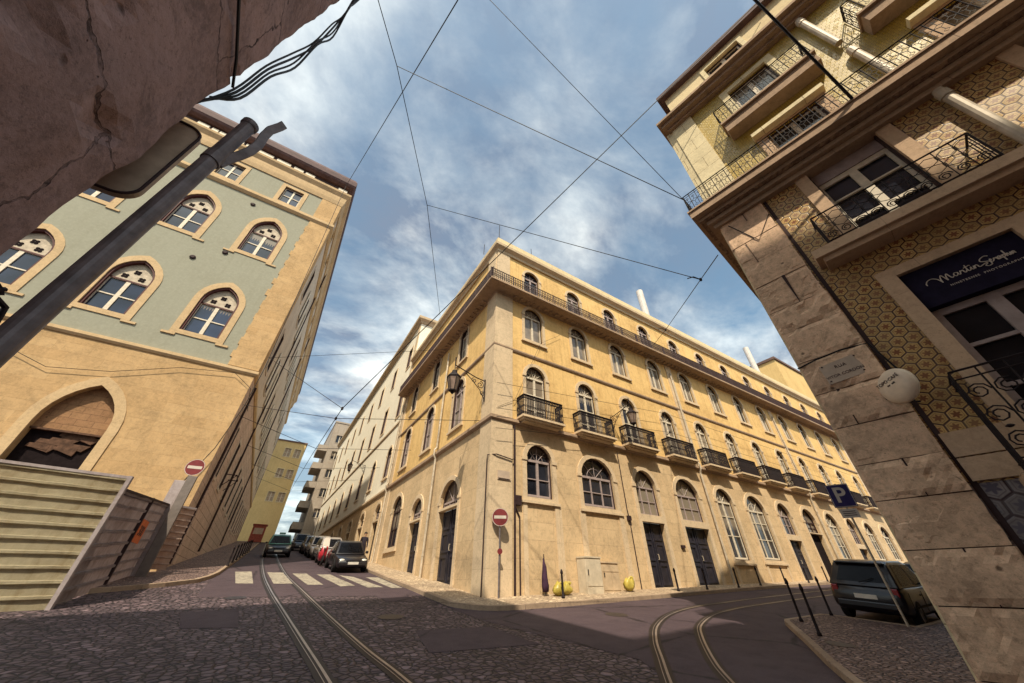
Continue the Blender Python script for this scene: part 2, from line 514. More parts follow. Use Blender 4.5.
M['hoard_end'] = plaster('pinkish_steel_sheet', (0.5, 0.39, 0.34), (0.5, 0.42, 0.38), 0.6, 0.1)
M['orange'] = simple('orange_sign', (0.55, 0.13, 0.035), 0.6, 0, 0.3, 0.2)
M['sign_red'] = simple('faded_sign_red', (0.17, 0.018, 0.022), 0.5, 0, 0.4, 0.2)
M['sign_white'] = simple('sign_white', (0.55, 0.48, 0.42), 0.5, 0, 0.4, 0.1)
M['sign_blue'] = simple('parking_blue', (0.022, 0.018, 0.11), 0.4, 0, 0.4, 0.2)
M['shop_navy'] = simple('shop_fascia_navy', (0.016, 0.013, 0.03), 0.9, 0, 0.08, 0.3)
M['marble'] = simple('marble_plaque', (0.46, 0.36, 0.28), 0.5, 0, 0.3, 0.15, 4)
M['ink'] = simple('engraved_dark_letter', (0.05, 0.03, 0.03), 0.8, 0, 0.2, 0.1)
M['disc'] = simple('ivory_disc', (0.78, 0.63, 0.47), 0.4, 0, 0.4, 0.18, 2.5)
M['car_black'] = simple('black_car_paint', (0.012, 0.010, 0.013), 0.35, 0, 0.4, 0.2, 3, 0.4)
M['car_navy'] = simple('dark_blue_car_paint', (0.013, 0.012, 0.02), 0.35, 0, 0.4, 0.2, 3, 0.4)
M['car_silver'] = simple('silver_car_paint', (0.38, 0.34, 0.32), 0.35, 0.4, 0.5, 0.1, 3, 0.8)
M['car_white'] = simple('white_car_paint', (0.6, 0.54, 0.48), 0.35, 0, 0.5, 0.1, 3, 0.8)
M['car_grey'] = simple('grey_car_paint', (0.12, 0.11, 0.115), 0.35, 0.3, 0.5, 0.1, 3, 0.8)
M['taxi_green'] = simple('turquoise_green_taxi_paint', (0.05, 0.22, 0.17), 0.35, 0, 0.5, 0.1, 3, 0.8)
M['scoot_red'] = simple('red_scooter_paint', (0.42, 0.02, 0.035), 0.35, 0, 0.5, 0.1, 3, 0.6)
M['tyre'] = simple('tyre_rubber', (0.015, 0.013, 0.014), 0.85, 0, 0.2, 0.3)
M['rim'] = simple('alloy_rim', (0.35, 0.33, 0.33), 0.35, 0.7, 0.5, 0.2)
M['lens'] = simple('headlamp_lens', (0.6, 0.58, 0.52), 0.12, 0.1, 0.6, 0.15)
M['tail'] = simple('tail_lamp', (0.28, 0.02, 0.02), 0.2, 0, 0.5, 0.2)
M['plate'] = simple('number_plate', (0.66, 0.62, 0.55), 0.5, 0, 0.3, 0.1)
M['carglass'] = glass('car_window_glass', (0.012, 0.012, 0.015), 0.12, 0.3, 2)
M['bag_yellow'] = simple('yellow_refuse_sack', (0.46, 0.36, 0.07), 0.4, 0, 0.4, 0.35, 5, 0, 0.6)
M['bag_dark'] = simple('dark_plum_cloth', (0.05, 0.022, 0.045), 0.8, 0, 0.2, 0.3)
M['cab_grey'] = simple('pale_grey_cabinet', (0.58, 0.50, 0.38), 0.6, 0, 0.3, 0.2, 3)
M['cab_buff'] = simple('buff_cabinet', (0.55, 0.42, 0.28), 0.6, 0, 0.3, 0.2, 3)
M['skin'] = simple('skin', (0.42, 0.25, 0.17), 0.6, 0, 0.3, 0.1)
M['cloth'] = simple('dark_clothing', (0.03, 0.024, 0.034), 0.9, 0, 0.2, 0.3)
M['hair'] = simple('dark_hair', (0.02, 0.013, 0.011), 0.7, 0, 0.3, 0.2)
M['lamp_glass'] = glass('smoky_lantern_glass', (0.22, 0.16, 0.13), 0.15, 0.3, 5)
M['roof'] = simple('dull_roof_sheet', (0.16, 0.10, 0.085), 0.8, 0, 0.2, 0.35, 2)
M['slate'] = simple('purple_brown_slate', (0.115, 0.07, 0.07), 0.75, 0, 0.25, 0.35, 2)
M['chim'] = simple('white_flue', (0.62, 0.58, 0.54), 0.6, 0, 0.3, 0.15, 2)
M['tympanum'] = stone('reddish_tympanum_stone', (0.33, 0.19, 0.10), (0.27, 0.15, 0.08), 0.6, 0.3, 0.01, (0.15, 0.08, 0.05), 0.7, True)
M['board'] = simple('broken_timber', (0.12, 0.065, 0.042), 0.85, 0, 0.2, 0.5, 5, 0, 0.6)

# ------------------------------------------------------------------ geometry helpers


def tagit(o, label, cat, group=None):
    o['label'] = label
    o['category'] = cat
    if group:
        o['group'] = group
    return o


def thing(name, label, cat, loc=(0, 0, 0), rz=0.0, group=None):
    o = bpy.data.objects.new(name, None)
    o.empty_display_size = 0.3
    COL.objects.link(o)
    o.location = loc
    o.rotation_euler = (0, 0, rz)
    return tagit(o, label, cat, group)


def mesh_of(name, bm, mat, smooth=False, recalc=True):
    me = bpy.data.meshes.new(name)
    if recalc:
        bmesh.ops.recalc_face_normals(bm, faces=bm.faces)
    bm.to_mesh(me)
    bm.free()
    mats = mat if isinstance(mat, (list, tuple)) else [mat]
    for m in mats:
        me.materials.append(m)
    if smooth:
        for p in me.polygons:
            p.use_smooth = True
    return me


def link(name, me, parent=None, loc=(0, 0, 0), rz=0.0):
    o = bpy.data.objects.new(name, me)
    COL.objects.link(o)
    o.parent = parent
    o.location = loc
    o.rotation_euler = (0, 0, rz)
    return o


def obj(name, bm, mat, parent=None, loc=(0, 0, 0), rz=0.0, smooth=False, world=False, recalc=True):
    """world=True: vertices are in world coordinates, the parent thing has no rotation"""
    me = mesh_of(name, bm, mat, smooth, recalc)
    if world and parent is not None:
        r = Vector((0, 0, 0))
        q = parent
        while q is not None:
            r += Vector(q.location)
            q = q.parent
        loc = -r
    return link(name, me, parent, loc, rz)


def rebase(o, loc):
    """move the origin of a top-level world-space mesh to its base"""
    o.data.transform(Matrix.Translation(-Vector(loc)))
    o.location = loc
    return o


def struct(name, bm, mat, recalc=True):
    o = obj(name, bm, mat, recalc=recalc)
    o['kind'] = 'structure'
    return o


def dup(o, parent=None):
    c = o.copy()
    COL.objects.link(c)
    c.parent = parent
    for ch in list(o.children):
        dup(ch, c)
    return c


def dupthing(o, loc, rz, label):
    c = dup(o)
    c.location = loc
    c.rotation_euler = (0, 0, rz)
    c['label'] = label
    return c


def box(bm, x0, x1, y0, y1, z0, z1, mtx=None):
    vs = [bm.verts.new(v) for v in ((x0, y0, z0), (x1, y0, z0), (x1, y1, z0), (x0, y1, z0),
                                    (x0, y0, z1), (x1, y0, z1), (x1, y1, z1), (x0, y1, z1))]
    for f in ((0, 3, 2, 1), (4, 5, 6, 7), (0, 1, 5, 4), (1, 2, 6, 5), (2, 3, 7, 6), (3, 0, 4, 7)):
        bm.faces.new([vs[i] for i in f])
    if mtx is not None:
        for v in vs:
            v.co = mtx @ v.co
    return vs


def bevel_all(bm, w, seg=1):
    bmesh.ops.bevel(bm, geom=list(bm.edges), offset=w, segments=seg, affect='EDGES', profile=0.6)


def tube(bm, pts, r, n=6, closed=False, caps=True):
    pts = [Vector(p) for p in pts]
    rs = r if isinstance(r, (list, tuple)) else [r] * len(pts)
    rings = []
    up = None
    for i, p in enumerate(pts):
        if closed:
            t = (pts[(i + 1) % len(pts)] - pts[i - 1])
        else:
            t = pts[min(i + 1, len(pts) - 1)] - pts[max(i - 1, 0)]
        if t.length < 1e-9:
            t = Vector((0, 0, 1))
        t.normalize()
        if up is None:
            a = Vector((0, 0, 1)) if abs(t.z) < 0.9 else Vector((1, 0, 0))
            up = (a - t * a.dot(t)).normalized()
        else:
            up = (up - t * up.dot(t))
            if up.length < 1e-6:
                up = Vector((1, 0, 0))
            up.normalize()
        b = t.cross(up)
        rings.append([bm.verts.new(p + (up * math.cos(2 * PI * k / n) + b * math.sin(2 * PI * k / n)) * rs[i]) for k in range(n)])
    m = len(rings)
    for i in range(m if closed else m - 1):
        a, b = rings[i], rings[(i + 1) % m]
        for k in range(n):
            bm.faces.new((a[k], a[(k + 1) % n], b[(k + 1) % n], b[k]))
    if caps and not closed:
        bm.faces.new(rings[0][::-1])
        bm.faces.new(rings[-1])


def lathe(bm, prof, n=16, c=(0, 0, 0), ax='z'):
    rings = []
    for r, z in prof:
        ring = []
        for k in range(n):
            a = 2 * PI * k / n
            if ax == 'z':
                v = (c[0] + r * math.cos(a), c[1] + r * math.sin(a), c[2] + z)
            elif ax == 'y':
                v = (c[0] + r * math.cos(a), c[1] + z, c[2] + r * math.sin(a))
            else:
                v = (c[0] + z, c[1] + r * math.cos(a), c[2] + r * math.sin(a))
            ring.append(bm.verts.new(v))
        rings.append(ring)
    for a, b in zip(rings, rings[1:]):
        for k in range(n):
            bm.faces.new((a[k], a[(k + 1) % n], b[(k + 1) % n], b[k]))
    bm.faces.new(rings[0][::-1])
    bm.faces.new(rings[-1])


class Fr:
    """a facade frame: u runs along the wall, n points outward, rz turns local (x, -y) into (u, n)"""

    def __init__(s, o, rz):
        s.o = Vector(o)
        s.rz = rz
        s.u = Vector((math.cos(rz), math.sin(rz), 0))
        s.n = Vector((math.sin(rz), -math.cos(rz), 0))

    def P(s, a, z, off=0.0):
        return s.o + s.u * a + s.n * off + Vector((0, 0, z))


def L0(a, z, off=0.0):
    return Vector((a, -off, z))


def fill(bm, loops, fP, off):
    """planar face from an outline and hole loops of (s, z)"""
    vl = [[Vector((p[0], p[1], 0)) for p in lp] for lp in loops]
    tris = tessellate_polygon(vl)
    flat = [p for lp in loops for p in lp]
    vs = [bm.verts.new(fP(p[0], p[1], off)) for p in flat]
    for t in tris:
        try:
            bm.faces.new([vs[i] for i in t])
        except ValueError:
            pass
    return vs


def strip(bm, la, lb, closed=True):
    n = len(la)
    for i in range(n if closed else n - 1):
        j = (i + 1) % n
        bm.faces.new((la[i], la[j], lb[j], lb[i]))


def wall_holes(bm, fP, outline, holes, depth=0.25, off=0.0):
    vs = fill(bm, [outline] + holes, fP, off)
    for lp in holes:
        a = [bm.verts.new(fP(p[0], p[1], off)) for p in lp]
        b = [bm.verts.new(fP(p[0], p[1], off - depth)) for p in lp]
        strip(bm, a, b)


def prism(bm, fP, lp, o0, o1):
    a = fill(bm, [lp], fP, o1)
    b = fill(bm, [lp], fP, o0)
    strip(bm, a, b)


def ring(bm, fP, outer, inner, o0, o1):
    """a frame between two loops with equal point counts"""
    A = [bm.verts.new(fP(p[0], p[1], o1)) for p in outer]
    B = [bm.verts.new(fP(p[0], p[1], o1)) for p in inner]
    Cc = [bm.verts.new(fP(p[0], p[1], o0)) for p in outer]
    D = [bm.verts.new(fP(p[0], p[1], o0)) for p in inner]
    strip(bm, A, B); strip(bm, A, Cc); strip(bm, B, D); strip(bm, Cc, D)


def arch(c, w, z0, zs, rise, n=10, grow=0.0, z0g=None):
    """round arched loop centred on c: width w, sill z0, springing zs, rise; grow widens it"""
    h = w / 2 + grow
    r = rise + grow
    z0 = z0 if z0g is None else z0g
    pts = [(c - h, z0), (c + h, z0)]
    for k in range(n + 1):
        a = PI * k / n
        pts.append((c + h * math.cos(a), zs + r * math.sin(a)))
    return pts


def pointed(c, w, z0, zs, apex, n=6, grow=0.0, z0g=None):
    h = w / 2 + grow
    z0 = z0 if z0g is None else z0g
    pts = [(c - h, z0), (c + h, z0)]
    H = apex - zs + grow * 1.25
    rr = (h * h + H * H) / (2 * h)
    am = math.asin(min(1.0, H / rr))
    side = [(h - rr + rr * math.cos(am * k / n), zs + rr * math.sin(am * k / n)) for k in range(n + 1)]
    side[-1] = (0.0, zs + H)
    pts += [(c + x, z) for x, z in side]
    pts += [(c - x, z) for x, z in side[-2::-1]]
    return pts


def rect(s0, s1, z0, z1):
    return [(s0, z0), (s1, z0), (s1, z1), (s0, z1)]


def sweep(bm, path, prof, closed_ends=True):
    """sweep a profile of (out, z) along a plan path; out is to the LEFT of the walking direction"""
    P = [Vector((p[0], p[1], 0)) for p in path]
    rings = []
    for i, p in enumerate(P):
        nn = []
        if i > 0:
            d = (P[i] - P[i - 1]).normalized(); nn.append(Vector((-d.y, d.x, 0)))
        if i < len(P) - 1:
            d = (P[i + 1] - P[i]).normalized(); nn.append(Vector((-d.y, d.x, 0)))
        if len(nn) == 2:
            m = (nn[0] + nn[1]).normalized()
            m = m / max(0.3, m.dot(nn[0]))
        else:
            m = nn[0]
        rings.append([bm.verts.new(p + m * o + Vector((0, 0, z))) for o, z in prof])
    n = len(prof)
    for a, b in zip(rings, rings[1:]):
        for k in range(n):
            bm.faces.new((a[k], a[(k + 1) % n], b[(k + 1) % n], b[k]))
    if closed_ends:
        bm.faces.new(rings[0]); bm.faces.new(rings[-1][::-1])


def text(s, size, mat, parent, fr, a, z, off, name='lettering', ext=0.004, shear=0.0, align='CENTER', spacing=1.0, rot=0.0, offset=0.0):
    cu = bpy.data.curves.new(name, 'FONT')
    cu.body = s
    cu.size = size
    cu.extrude = ext
    cu.shear = shear
    cu.align_x = align
    cu.align_y = 'CENTER'
    cu.space_character = spacing
    cu.offset = offset
    o = bpy.data.objects.new(name, cu)
    COL.objects.link(o)
    dg = bpy.context.evaluated_depsgraph_get()
    me = bpy.data.meshes.new_from_object(o.evaluated_get(dg))
    bpy.data.objects.remove(o)
    Mx = Matrix(((fr.u.x, 0, fr.n.x, 0), (fr.u.y, 0, fr.n.y, 0), (0, 1, 0, 0), (0, 0, 0, 1)))
    me.transform(Mx @ Matrix.Rotation(rot, 4, 'Z'))
    me.materials.clear()
    me.materials.append(mat)
    o = link(name, me, parent)
    base = Vector((0, 0, 0))
    q = parent
    while q is not None:
        base += Vector(q.location)
        q = q.parent
    o.location = fr.P(a, z, off) - base
    return o

# ------------------------------------------------------------------ window and door kits (local frame: centre of sill)


def bar(bm, s0, s1, z0, z1, o0, o1):
    box(bm, s0, s1, -o1, -o0, z0, z1)


class Kit:
    """meshes shared by every copy: [(part name, mesh, [sub-part (name, mesh)])]"""

    def __init__(s):
        s.parts = []

    def place(s, parent, fr, a, z):
        base = Vector(parent.location)
        for nm, me, subs in s.parts:
            o = link(nm, me, parent, fr.P(a, z) - base, fr.rz)
            for sn, sm in subs:
                link(sn, sm, o)


def arched_kit(w, hs, rise, sash=None, pane=None, surround=0.16, sill=0.12, depth=0.2, cols=2, rows=(0.5,), fan=3, proud=0.05,
               trim=None, frame=None, fan_mat=None, jamb_to=None, fout=.1):
    k = Kit()
    lp = arch(0, w, 0, hs, rise)
    bm = bmesh.new()
    d0 = -depth + 0.02
    tw = 0.075
    hw = w / 2 - 0.055
    for i in range(cols + 1):
        s_ = -hw + 2 * hw * i / cols
        t = 0.045 if i in (0, cols) else (0.06 if cols == 2 else 0.03)
        bar(bm, s_ - t, s_ + t, 0.05, hs, d0, d0 + 0.05)
    bar(bm, -hw, hw, 0.02, 0.14, d0, d0 + 0.047)
    bar(bm, -hw, hw, hs - 0.05, hs + 0.05, d0, d0 + 0.06)
    for r_ in rows:
        bar(bm, -hw, hw, hs * r_ - 0.02, hs * r_ + 0.02, d0, d0 + 0.04)
    for i in range(1, fan + 1):
        a = PI * i / (fan + 1)
        e = Vector((hw * 0.96 * math.cos(a), -d0 - 0.02, hs + (rise - 0.06) * math.sin(a)))
        tube(bm, [(0, -d0 - 0.02, hs), e], 0.016, 4)
    if fan:
        pts = [Vector((hw * 0.5 * math.cos(PI * i / 8), -d0 - 0.02, hs + rise * 0.5 * math.sin(PI * i / 8))) for i in range(9)]
        tube(bm, pts, 0.014, 4)
    win = mesh_of('window', bm, sash or M['win_white'])
    subs = []
    bm = bmesh.new()
    fill(bm, [lp], L0, -depth + 0.012)
    subs.append(('pane', mesh_of('pane', bm, pane or M['glass'])))
    bm = bmesh.new()
    ring(bm, L0, arch(0, w, 0, hs, rise, grow=-0.001), arch(0, w, 0, hs, rise, grow=-0.06, z0g=0.05), -depth + 0.014, -depth + fout)
    subs.append(('frame', mesh_of('frame', bm, frame or M['win_dark'])))
    if surround:
        bm = bmesh.new()
        ring(bm, L0, arch(0, w, 0, hs, rise, grow=surround, z0g=-sill), arch(0, w, 0, hs, rise, grow=-0.012), -0.04, proud)
        if sill > 0.1:
            bar(bm, -w / 2 - surround - 0.06, w / 2 + surround + 0.06, -sill - 0.1, -sill + 0.003, -0.03, proud + 0.06)
        # impost blocks at the springing
        for sg in (-1, 1):
            x = sg * (w / 2 + surround * 0.5)
            bar(bm, x - surround * 0.62, x + surround * 0.62, hs - 0.07, hs + 0.07, 0.0, proud + 0.035)
        if jamb_to is not None:
            for sg in (-1, 1):
                x = sg * (w / 2 + surround * 0.5)
                bar(bm, x - surround * 0.5, x + surround * 0.5, jamb_to, -sill - 0.102, -0.04, proud)
        subs.append(('stone_surround', mesh_of('stone_surround', bm, trim or M['trim'])))
    k.parts.append(('window', win, subs))
    return k


def rect_kit(w, h, sash=None, pane=None, surround=0.14, depth=0.2, cols=2, rows=(0.5,), trim=None, frame=None, blinds=None, fout=.1):
    k = Kit()
    bm = bmesh.new()
    d0 = -depth + 0.02
    hw = w / 2 - 0.05
    for i in range(cols + 1):
        s_ = -hw + 2 * hw * i / cols
        t = 0.05 if i in (0, cols) else 0.06
        bar(bm, s_ - t, s_ + t, 0.03, h - 0.03, d0, d0 + 0.05)
    for r_ in (0.03,) + tuple(rows) + (0.97,):
        bar(bm, -hw, hw, h * r_ - 0.03, h * r_ + 0.03, d0, d0 + 0.044)
    win = mesh_of('window', bm, sash or M['win_white'])
    subs = []
    bm = bmesh.new()
    fill(bm, [rect(-w / 2, w / 2, 0, h)], L0, -depth + 0.012)
    subs.append(('pane', mesh_of('pane', bm, pane or M['glass'])))
    bm = bmesh.new()
    ring(bm, L0, rect(-w / 2 + .001, w / 2 - .001, 0.001, h - .001), rect(-w / 2 + .05, w / 2 - .05, .04, h - .05), -depth + 0.014, -depth + fout)
    subs.append(('frame', mesh_of('frame', bm, frame or M['win_dark'])))
    if surround:
        bm = bmesh.new()
        g = surround
        ring(bm, L0, rect(-w / 2 - g, w / 2 + g, -g, h + g), rect(-w / 2 + .012, w / 2 - .012, .01, h - .012), -0.04, 0.05)
        subs.append(('stone_surround', mesh_of('stone_surround', bm, trim or M['trim'])))
    k.parts.append(('window', win, subs))
    return k


def door_kit(w, hd, h0, hs, rise, open_=False, depth=0.25, mat=None, drop=0.3):
    """hd door leaf height, h0 bottom of the fanlight, hs springing (from the threshold)"""
    k = Kit()
    d0 = -depth + 0.02
    bm = bmesh.new()
    hw = w / 2
    bar(bm, -hw, hw, -drop, hd, d0 - 0.03, d0)
    if not open_:
        for sg in (-1, 1):
            c = sg * hw / 2
            for (a, b) in ((0.12, hd * 0.36), (hd * 0.4, hd * 0.68), (hd * 0.72, hd - 0.12)):
                for q in (rect(c - hw * .36, c + hw * .36, a, b),):
                    ring(bm, L0, q, rect(c - hw * .26, c + hw * .26, a + .1, b - .1), d0, d0 + 0.035)
        bar(bm, -0.035, 0.035, 0, hd, d0, d0 + 0.05)
    door = mesh_of('door', bm, mat or M['door'])
    subs = []
    bm = bmesh.new()
    tube(bm, [(0.12, -d0 - 0.03, hd * 0.42), (0.12, -d0 - 0.08, hd * 0.42), (0.12, -d0 - 0.08, hd * 0.5), (0.12, -d0 - 0.03, hd * 0.5)], 0.018, 6)
    subs.append(('handle', mesh_of('handle', bm, M['galv'])))
    if not open_:
        k.parts.append(('door', door, subs))
    else:
        k.parts.append(('door', door, []))
    # fanlight window over a stone transom
    bm = bmesh.new()
    f0 = h0
    hw2 = hw - 0.05
    for i in range(4):
        s_ = -hw2 + 2 * hw2 * i / 3
        bar(bm, s_ - 0.03, s_ + 0.03, f0, hs, d0, d0 + 0.05)
    bar(bm, -hw2, hw2, hs - 0.04, hs + 0.04, d0, d0 + 0.06)
    bar(bm, -hw2, hw2, f0 + 0.02, f0 + 0.08, d0, d0 + 0.045)
    bar(bm, -hw2, hw2, (f0 + hs) / 2 - .018, (f0 + hs) / 2 + .018, d0, d0 + 0.04)
    for i in range(1, 4):
        a = PI * i / 4
        tube(bm, [(0, -d0 - .02, hs), (hw2 * .95 * math.cos(a), -d0 - .02, hs + (rise - .05) * math.sin(a))], 0.016, 4)
    win = mesh_of('fanlight', bm, M['win_dark'] if open_ else M['win_grey'])
    s2 = []
    bm = bmesh.new()
    fill(bm, [arch(0, w, f0, hs, rise)], L0, -depth + 0.012)
    s2.append(('pane', mesh_of('pane', bm, M['glass'])))
    bm = bmesh.new()
    ring(bm, L0, arch(0, w, f0, hs, rise, grow=-.001), arch(0, w, f0, hs, rise, grow=-.06, z0g=f0 + .04), -depth + .014, -depth + .1)
    s2.append(('frame', mesh_of('frame', bm, M['win_dark'])))
    k.parts.append(('fanlight', win, s2))
    bm = bmesh.new()
    if h0 - hd > 0.05:
        bar(bm, -hw + .002, hw - .002, hd, h0, -depth + 0.03, 0.06)
    g = 0.2
    ou = arch(0, w, 0, hs, rise, grow=g, z0g=-drop)
    inn = arch(0, w, 0, hs, rise, grow=-.012, z0g=-drop)
    A = [bm.verts.new(L0(p[0], p[1], .05)) for p in ou[1:] + ou[:1]]
    B = [bm.verts.new(L0(p[0], p[1], .05)) for p in inn[1:] + inn[:1]]
    C_ = [bm.verts.new(L0(p[0], p[1], -.04)) for p in ou[1:] + ou[:1]]
    D_ = [bm.verts.new(L0(p[0], p[1], -.04)) for p in inn[1:] + inn[:1]]
    for x, y in ((A, B), (A, C_), (B, D_)):
        strip(bm, x, y, False)
    for sg in (-1, 1):
        x = sg * (w / 2 + g * .5)
        bar(bm, x - g * .62, x + g * .62, hs - .07, hs + .07, 0, .085)
    k.parts.append(('door_surround', mesh_of('door_surround', bm, M['trim']), []))
    return k


def railing(bm, fP, s0, s1, z0, z1, off, pitch=0.11, t=0.012, ornament=True, ends=None):
    """iron railing in a facade plane at a given projection; ends = wall offset for returns"""
    def seg(Pa, n_):
        for zc in (z0 + .03, z1 - .16, z1):
            tube(bm, [Pa(0, zc), Pa(1, zc)], t * (1.7 if zc == z1 else 1.1), 4)
        for i in range(n_ + 1):
            q = i / n_
            tube(bm, [Pa(q, z0), Pa(q, z1)], t * .8, 4)
            if ornament and i < n_:
                m = (i + .5) / n_
                for zc, r_ in ((z1 - .08, .042), ((z0 + z1) / 2 - .05, .045), (z0 + .12, .04)):
                    d = .5 / n_
                    tube(bm, [Pa(m - d * .8, zc), Pa(m, zc + r_), Pa(m + d * .8, zc), Pa(m, zc - r_)], t * .6, 3, True)
    seg(lambda q, z: fP(s0 + (s1 - s0) * q, z, off), max(2, int(round((s1 - s0) / pitch))))
    if ends is not None:
        for s_ in (s0, s1):
            seg(lambda q, z, s_=s_: fP(s_, z, off + (ends - off) * q), max(2, int(round((off - ends) / pitch))))


# ------------------------------------------------------------------ ground, roads and pavements
bm = bmesh.new()
xs = [-400, -150, -60, -30, -20, -14, -10, -6, -2, 2, 6, 10, 16, 24, 34, 46, 60, 150, 400]
ys = [-400, -150, -60, -40, -24, -16, -12, -8, -4, 0, 5, 12, 20, 30, 42, 56, 72, 90, 150, 400]
G_ = [[bm.verts.new((x, y, gz(x, y))) for x in xs] for y in ys]
for j in range(len(ys) - 1):
    for i in range(len(xs) - 1):
        bm.faces.new((G_[j][i], G_[j][i + 1], G_[j + 1][i + 1], G_[j + 1][i]))
struct('ground', bm, M['setts'])


def sheet(name, pts, mat, h):
    bm = bmesh.new()
    fill(bm, [[(x, y) for x, y in pts]], lambda a, b, o: Vector((a, b, gz(a, b) + h)), 0)
    return struct(name, bm, mat)


def slab(name, pts, mat, h, kerb=None, kw=0.14):
    """raised pavement with kerb stones along the listed edge indices"""
    bm = bmesh.new()
    top = fill(bm, [pts], lambda a, b, o: Vector((a, b, gz(a, b) + h)), 0)
    o = struct(name, bm, mat)
    if kerb:
        bm = bmesh.new()
        P = [Vector((p[0], p[1], 0)) for p in kerb]
        rows = []
        for i, p in enumerate(P):
            d0 = (P[i] - P[i - 1]).normalized() if i else (P[1] - P[0]).normalized()
            d1 = (P[i + 1] - P[i]).normalized() if i < len(P) - 1 else d0
            n0 = Vector((-d0.y, d0.x, 0)); n1 = Vector((-d1.y, d1.x, 0))
            m = (n0 + n1).normalized()
            m = m / max(.4, m.dot(n0))
            a, b = p - m * 0.0, p + m * kw
            rows.append([bm.verts.new((a.x, a.y, gz(a.x, a.y) - .1)), bm.verts.new((a.x, a.y, gz(a.x, a.y) + h - .012)),
                         bm.verts.new((a.x + m.x * .015, a.y + m.y * .015, gz(a.x, a.y) + h + .006)),
                         bm.verts.new((b.x, b.y, gz(b.x, b.y) + h + .006)), bm.verts.new((b.x, b.y, gz(b.x, b.y) - .1))])
        for a, b in zip(rows, rows[1:]):
            for k in range(4):
                bm.faces.new((a[k], a[k + 1], b[k + 1], b[k]))
        struct('kerb', bm, M['kerb'])
    return o


def arcpts(cx, cy, r, a0, a1, n=6):
    return [(cx + r * math.cos(R(a0 + (a1 - a0) * i / n)), cy + r * math.sin(R(a0 + (a1 - a0) * i / n))) for i in range(n + 1)]


sheet('road', [(-7.9, 3.4), (-1.45, 1.9), (-1.45, 72), (-7.0, 72), (-7.6, 31), (-8.0, 9.3)], M['asphalt'], 0.004)
sheet('road', [(-1.5, 1.2), (-1.45, -2.42), (-.79, -4.8), (-.33, -6.48), (-.85, -7.47), (-1.3, -10.5), (-1.0, -18), (60, -18),
               (60, -.9), (14, -1.0), (1, -1.55), (-.9, -1.3), (-1.5, -.2)], M['asphalt'], 0.0045)
# pavements: kerb lists run with the pavement on their left
k1 = [(60, -.7), (24, -.85), (14, -1.08), (7, -1.42), (2, -1.62), (.2, -1.6)] + arcpts(.05, -.1, 1.5, 265, 190, 6) + [(-1.45, 1.0), (-1.45, 20), (-1.4, 72)]
k1 = k1[::-1]
slab('pavement', [(60, .2), (60, -.7), (24, -.85), (14, -1.08), (7, -1.42), (2, -1.62), (.2, -1.6)] + arcpts(.05, -.1, 1.5, 265, 190, 6) +
     [(-1.45, 1.0), (-1.45, 20), (-1.4, 72), (.2, 72), (.2, .2)], M['pave'], 0.12, k1)
k2 = [(-11.2, 4.6), (-10.2, 5.25), (-9.1, 6.2), (-8.35, 7.2), (-8.1, 8.4), (-7.95, 10), (-7.5, 31), (-7.0, 72)]

slab('pavement', [(-11.2, 10.8), (-11.2, 4.6), (-10.2, 5.25), (-9.1, 6.2), (-8.35, 7.2), (-8.1, 8.4), (-7.95, 10), (-7.5, 31), (-7.0, 72), (-10.4, 72), (-10.4, 10.8)],
     M["calcada"], 0.12, k2)
isl = [(40, -7.9), (8.95, -7.95), (8.75, -6.15), (8.55, -5.95)] + [(6.3, -5.95), (6.05, -6.05), (4.4, -7.1), (2.6, -8.2), (1.4, -9.0), (.7, -9.9), (.75, -11), (1.6, -17)]
slab('pavement', isl + [(5, -17), (5, -10.2), (40, -10.2)], M['calcada'], 0.11, isl)

# tram tracks
def rail_path(pts, n=14):
    """smooth polyline through plan points"""
    out = []
    P = [Vector((p[0], p[1], 0)) for p in pts]
    for i in range(len(P) - 1):
        p0, p1, p2, p3 = P[max(i - 1, 0)], P[i], P[i + 1], P[min(i + 2, len(P) - 1)]
        for k in range(n):
            t = k / n
            out.append(.5 * ((2 * p1) + (-p0 + p2) * t + (2 * p0 - 5 * p1 + 4 * p2 - p3) * t * t + (-p0 + 3 * p1 - 3 * p2 + p3) * t ** 3))
    out.append(P[-1])
    return out


def ribbon(bm, path, w0, w1, h, mi=0):
    L_, R_ = [], []
    for i, p in enumerate(path):
        d = (path[min(i + 1, len(path) - 1)] - path[max(i - 1, 0)]).normalized()
        n_ = Vector((-d.y, d.x, 0))
        a, b = p + n_ * w0, p + n_ * w1
        L_.append(bm.verts.new((a.x, a.y, gz(a.x, a.y) + h)))
        R_.append(bm.verts.new((b.x, b.y, gz(b.x, b.y) + h)))
    for i in range(len(path) - 1):
        f = bm.faces.new((L_[i], L_[i + 1], R_[i + 1], R_[i]))
        f.material_index = mi


railA = [(-5.05, -14), (-5.25, -8), (-5.36, -5.35), (-5.53, -2.8), (-5.72, 0), (-6.02, 4.6), (-6.25, 9.9), (-6.4, 18), (-6.4, 25), (-6.4, 40), (-6.2, 72)]
railB = [(-4.0, -14), (-4.25, -8), (-4.4, -5.6), (-4.57, -3.9), (-4.78, -.8), (-5.08, 4.4), (-5.35, 9.75), (-5.48, 18), (-5.5, 25), (-5.5, 40), (-5.3, 72)]
railC = [(-5.5, -14), (-2.6, -9.1), (-.85, -7.45), (.03, -6.65), (1.15, -5.65), (2.5, -4.65), (4.27, -3.75), (6.2, -3.2), (8.5, -2.95), (14, -2.6), (26, -2.2), (60, -1.9)]
railD = [(-4.6, -15), (-1.9, -9.9), (.03, -7.9), (.95, -7.05), (2.5, -5.85), (3.75, -5.05), (5.6, -4.3), (7.3, -3.95), (9.2, -3.75), (14, -3.5), (26, -3.1), (60, -2.8)]
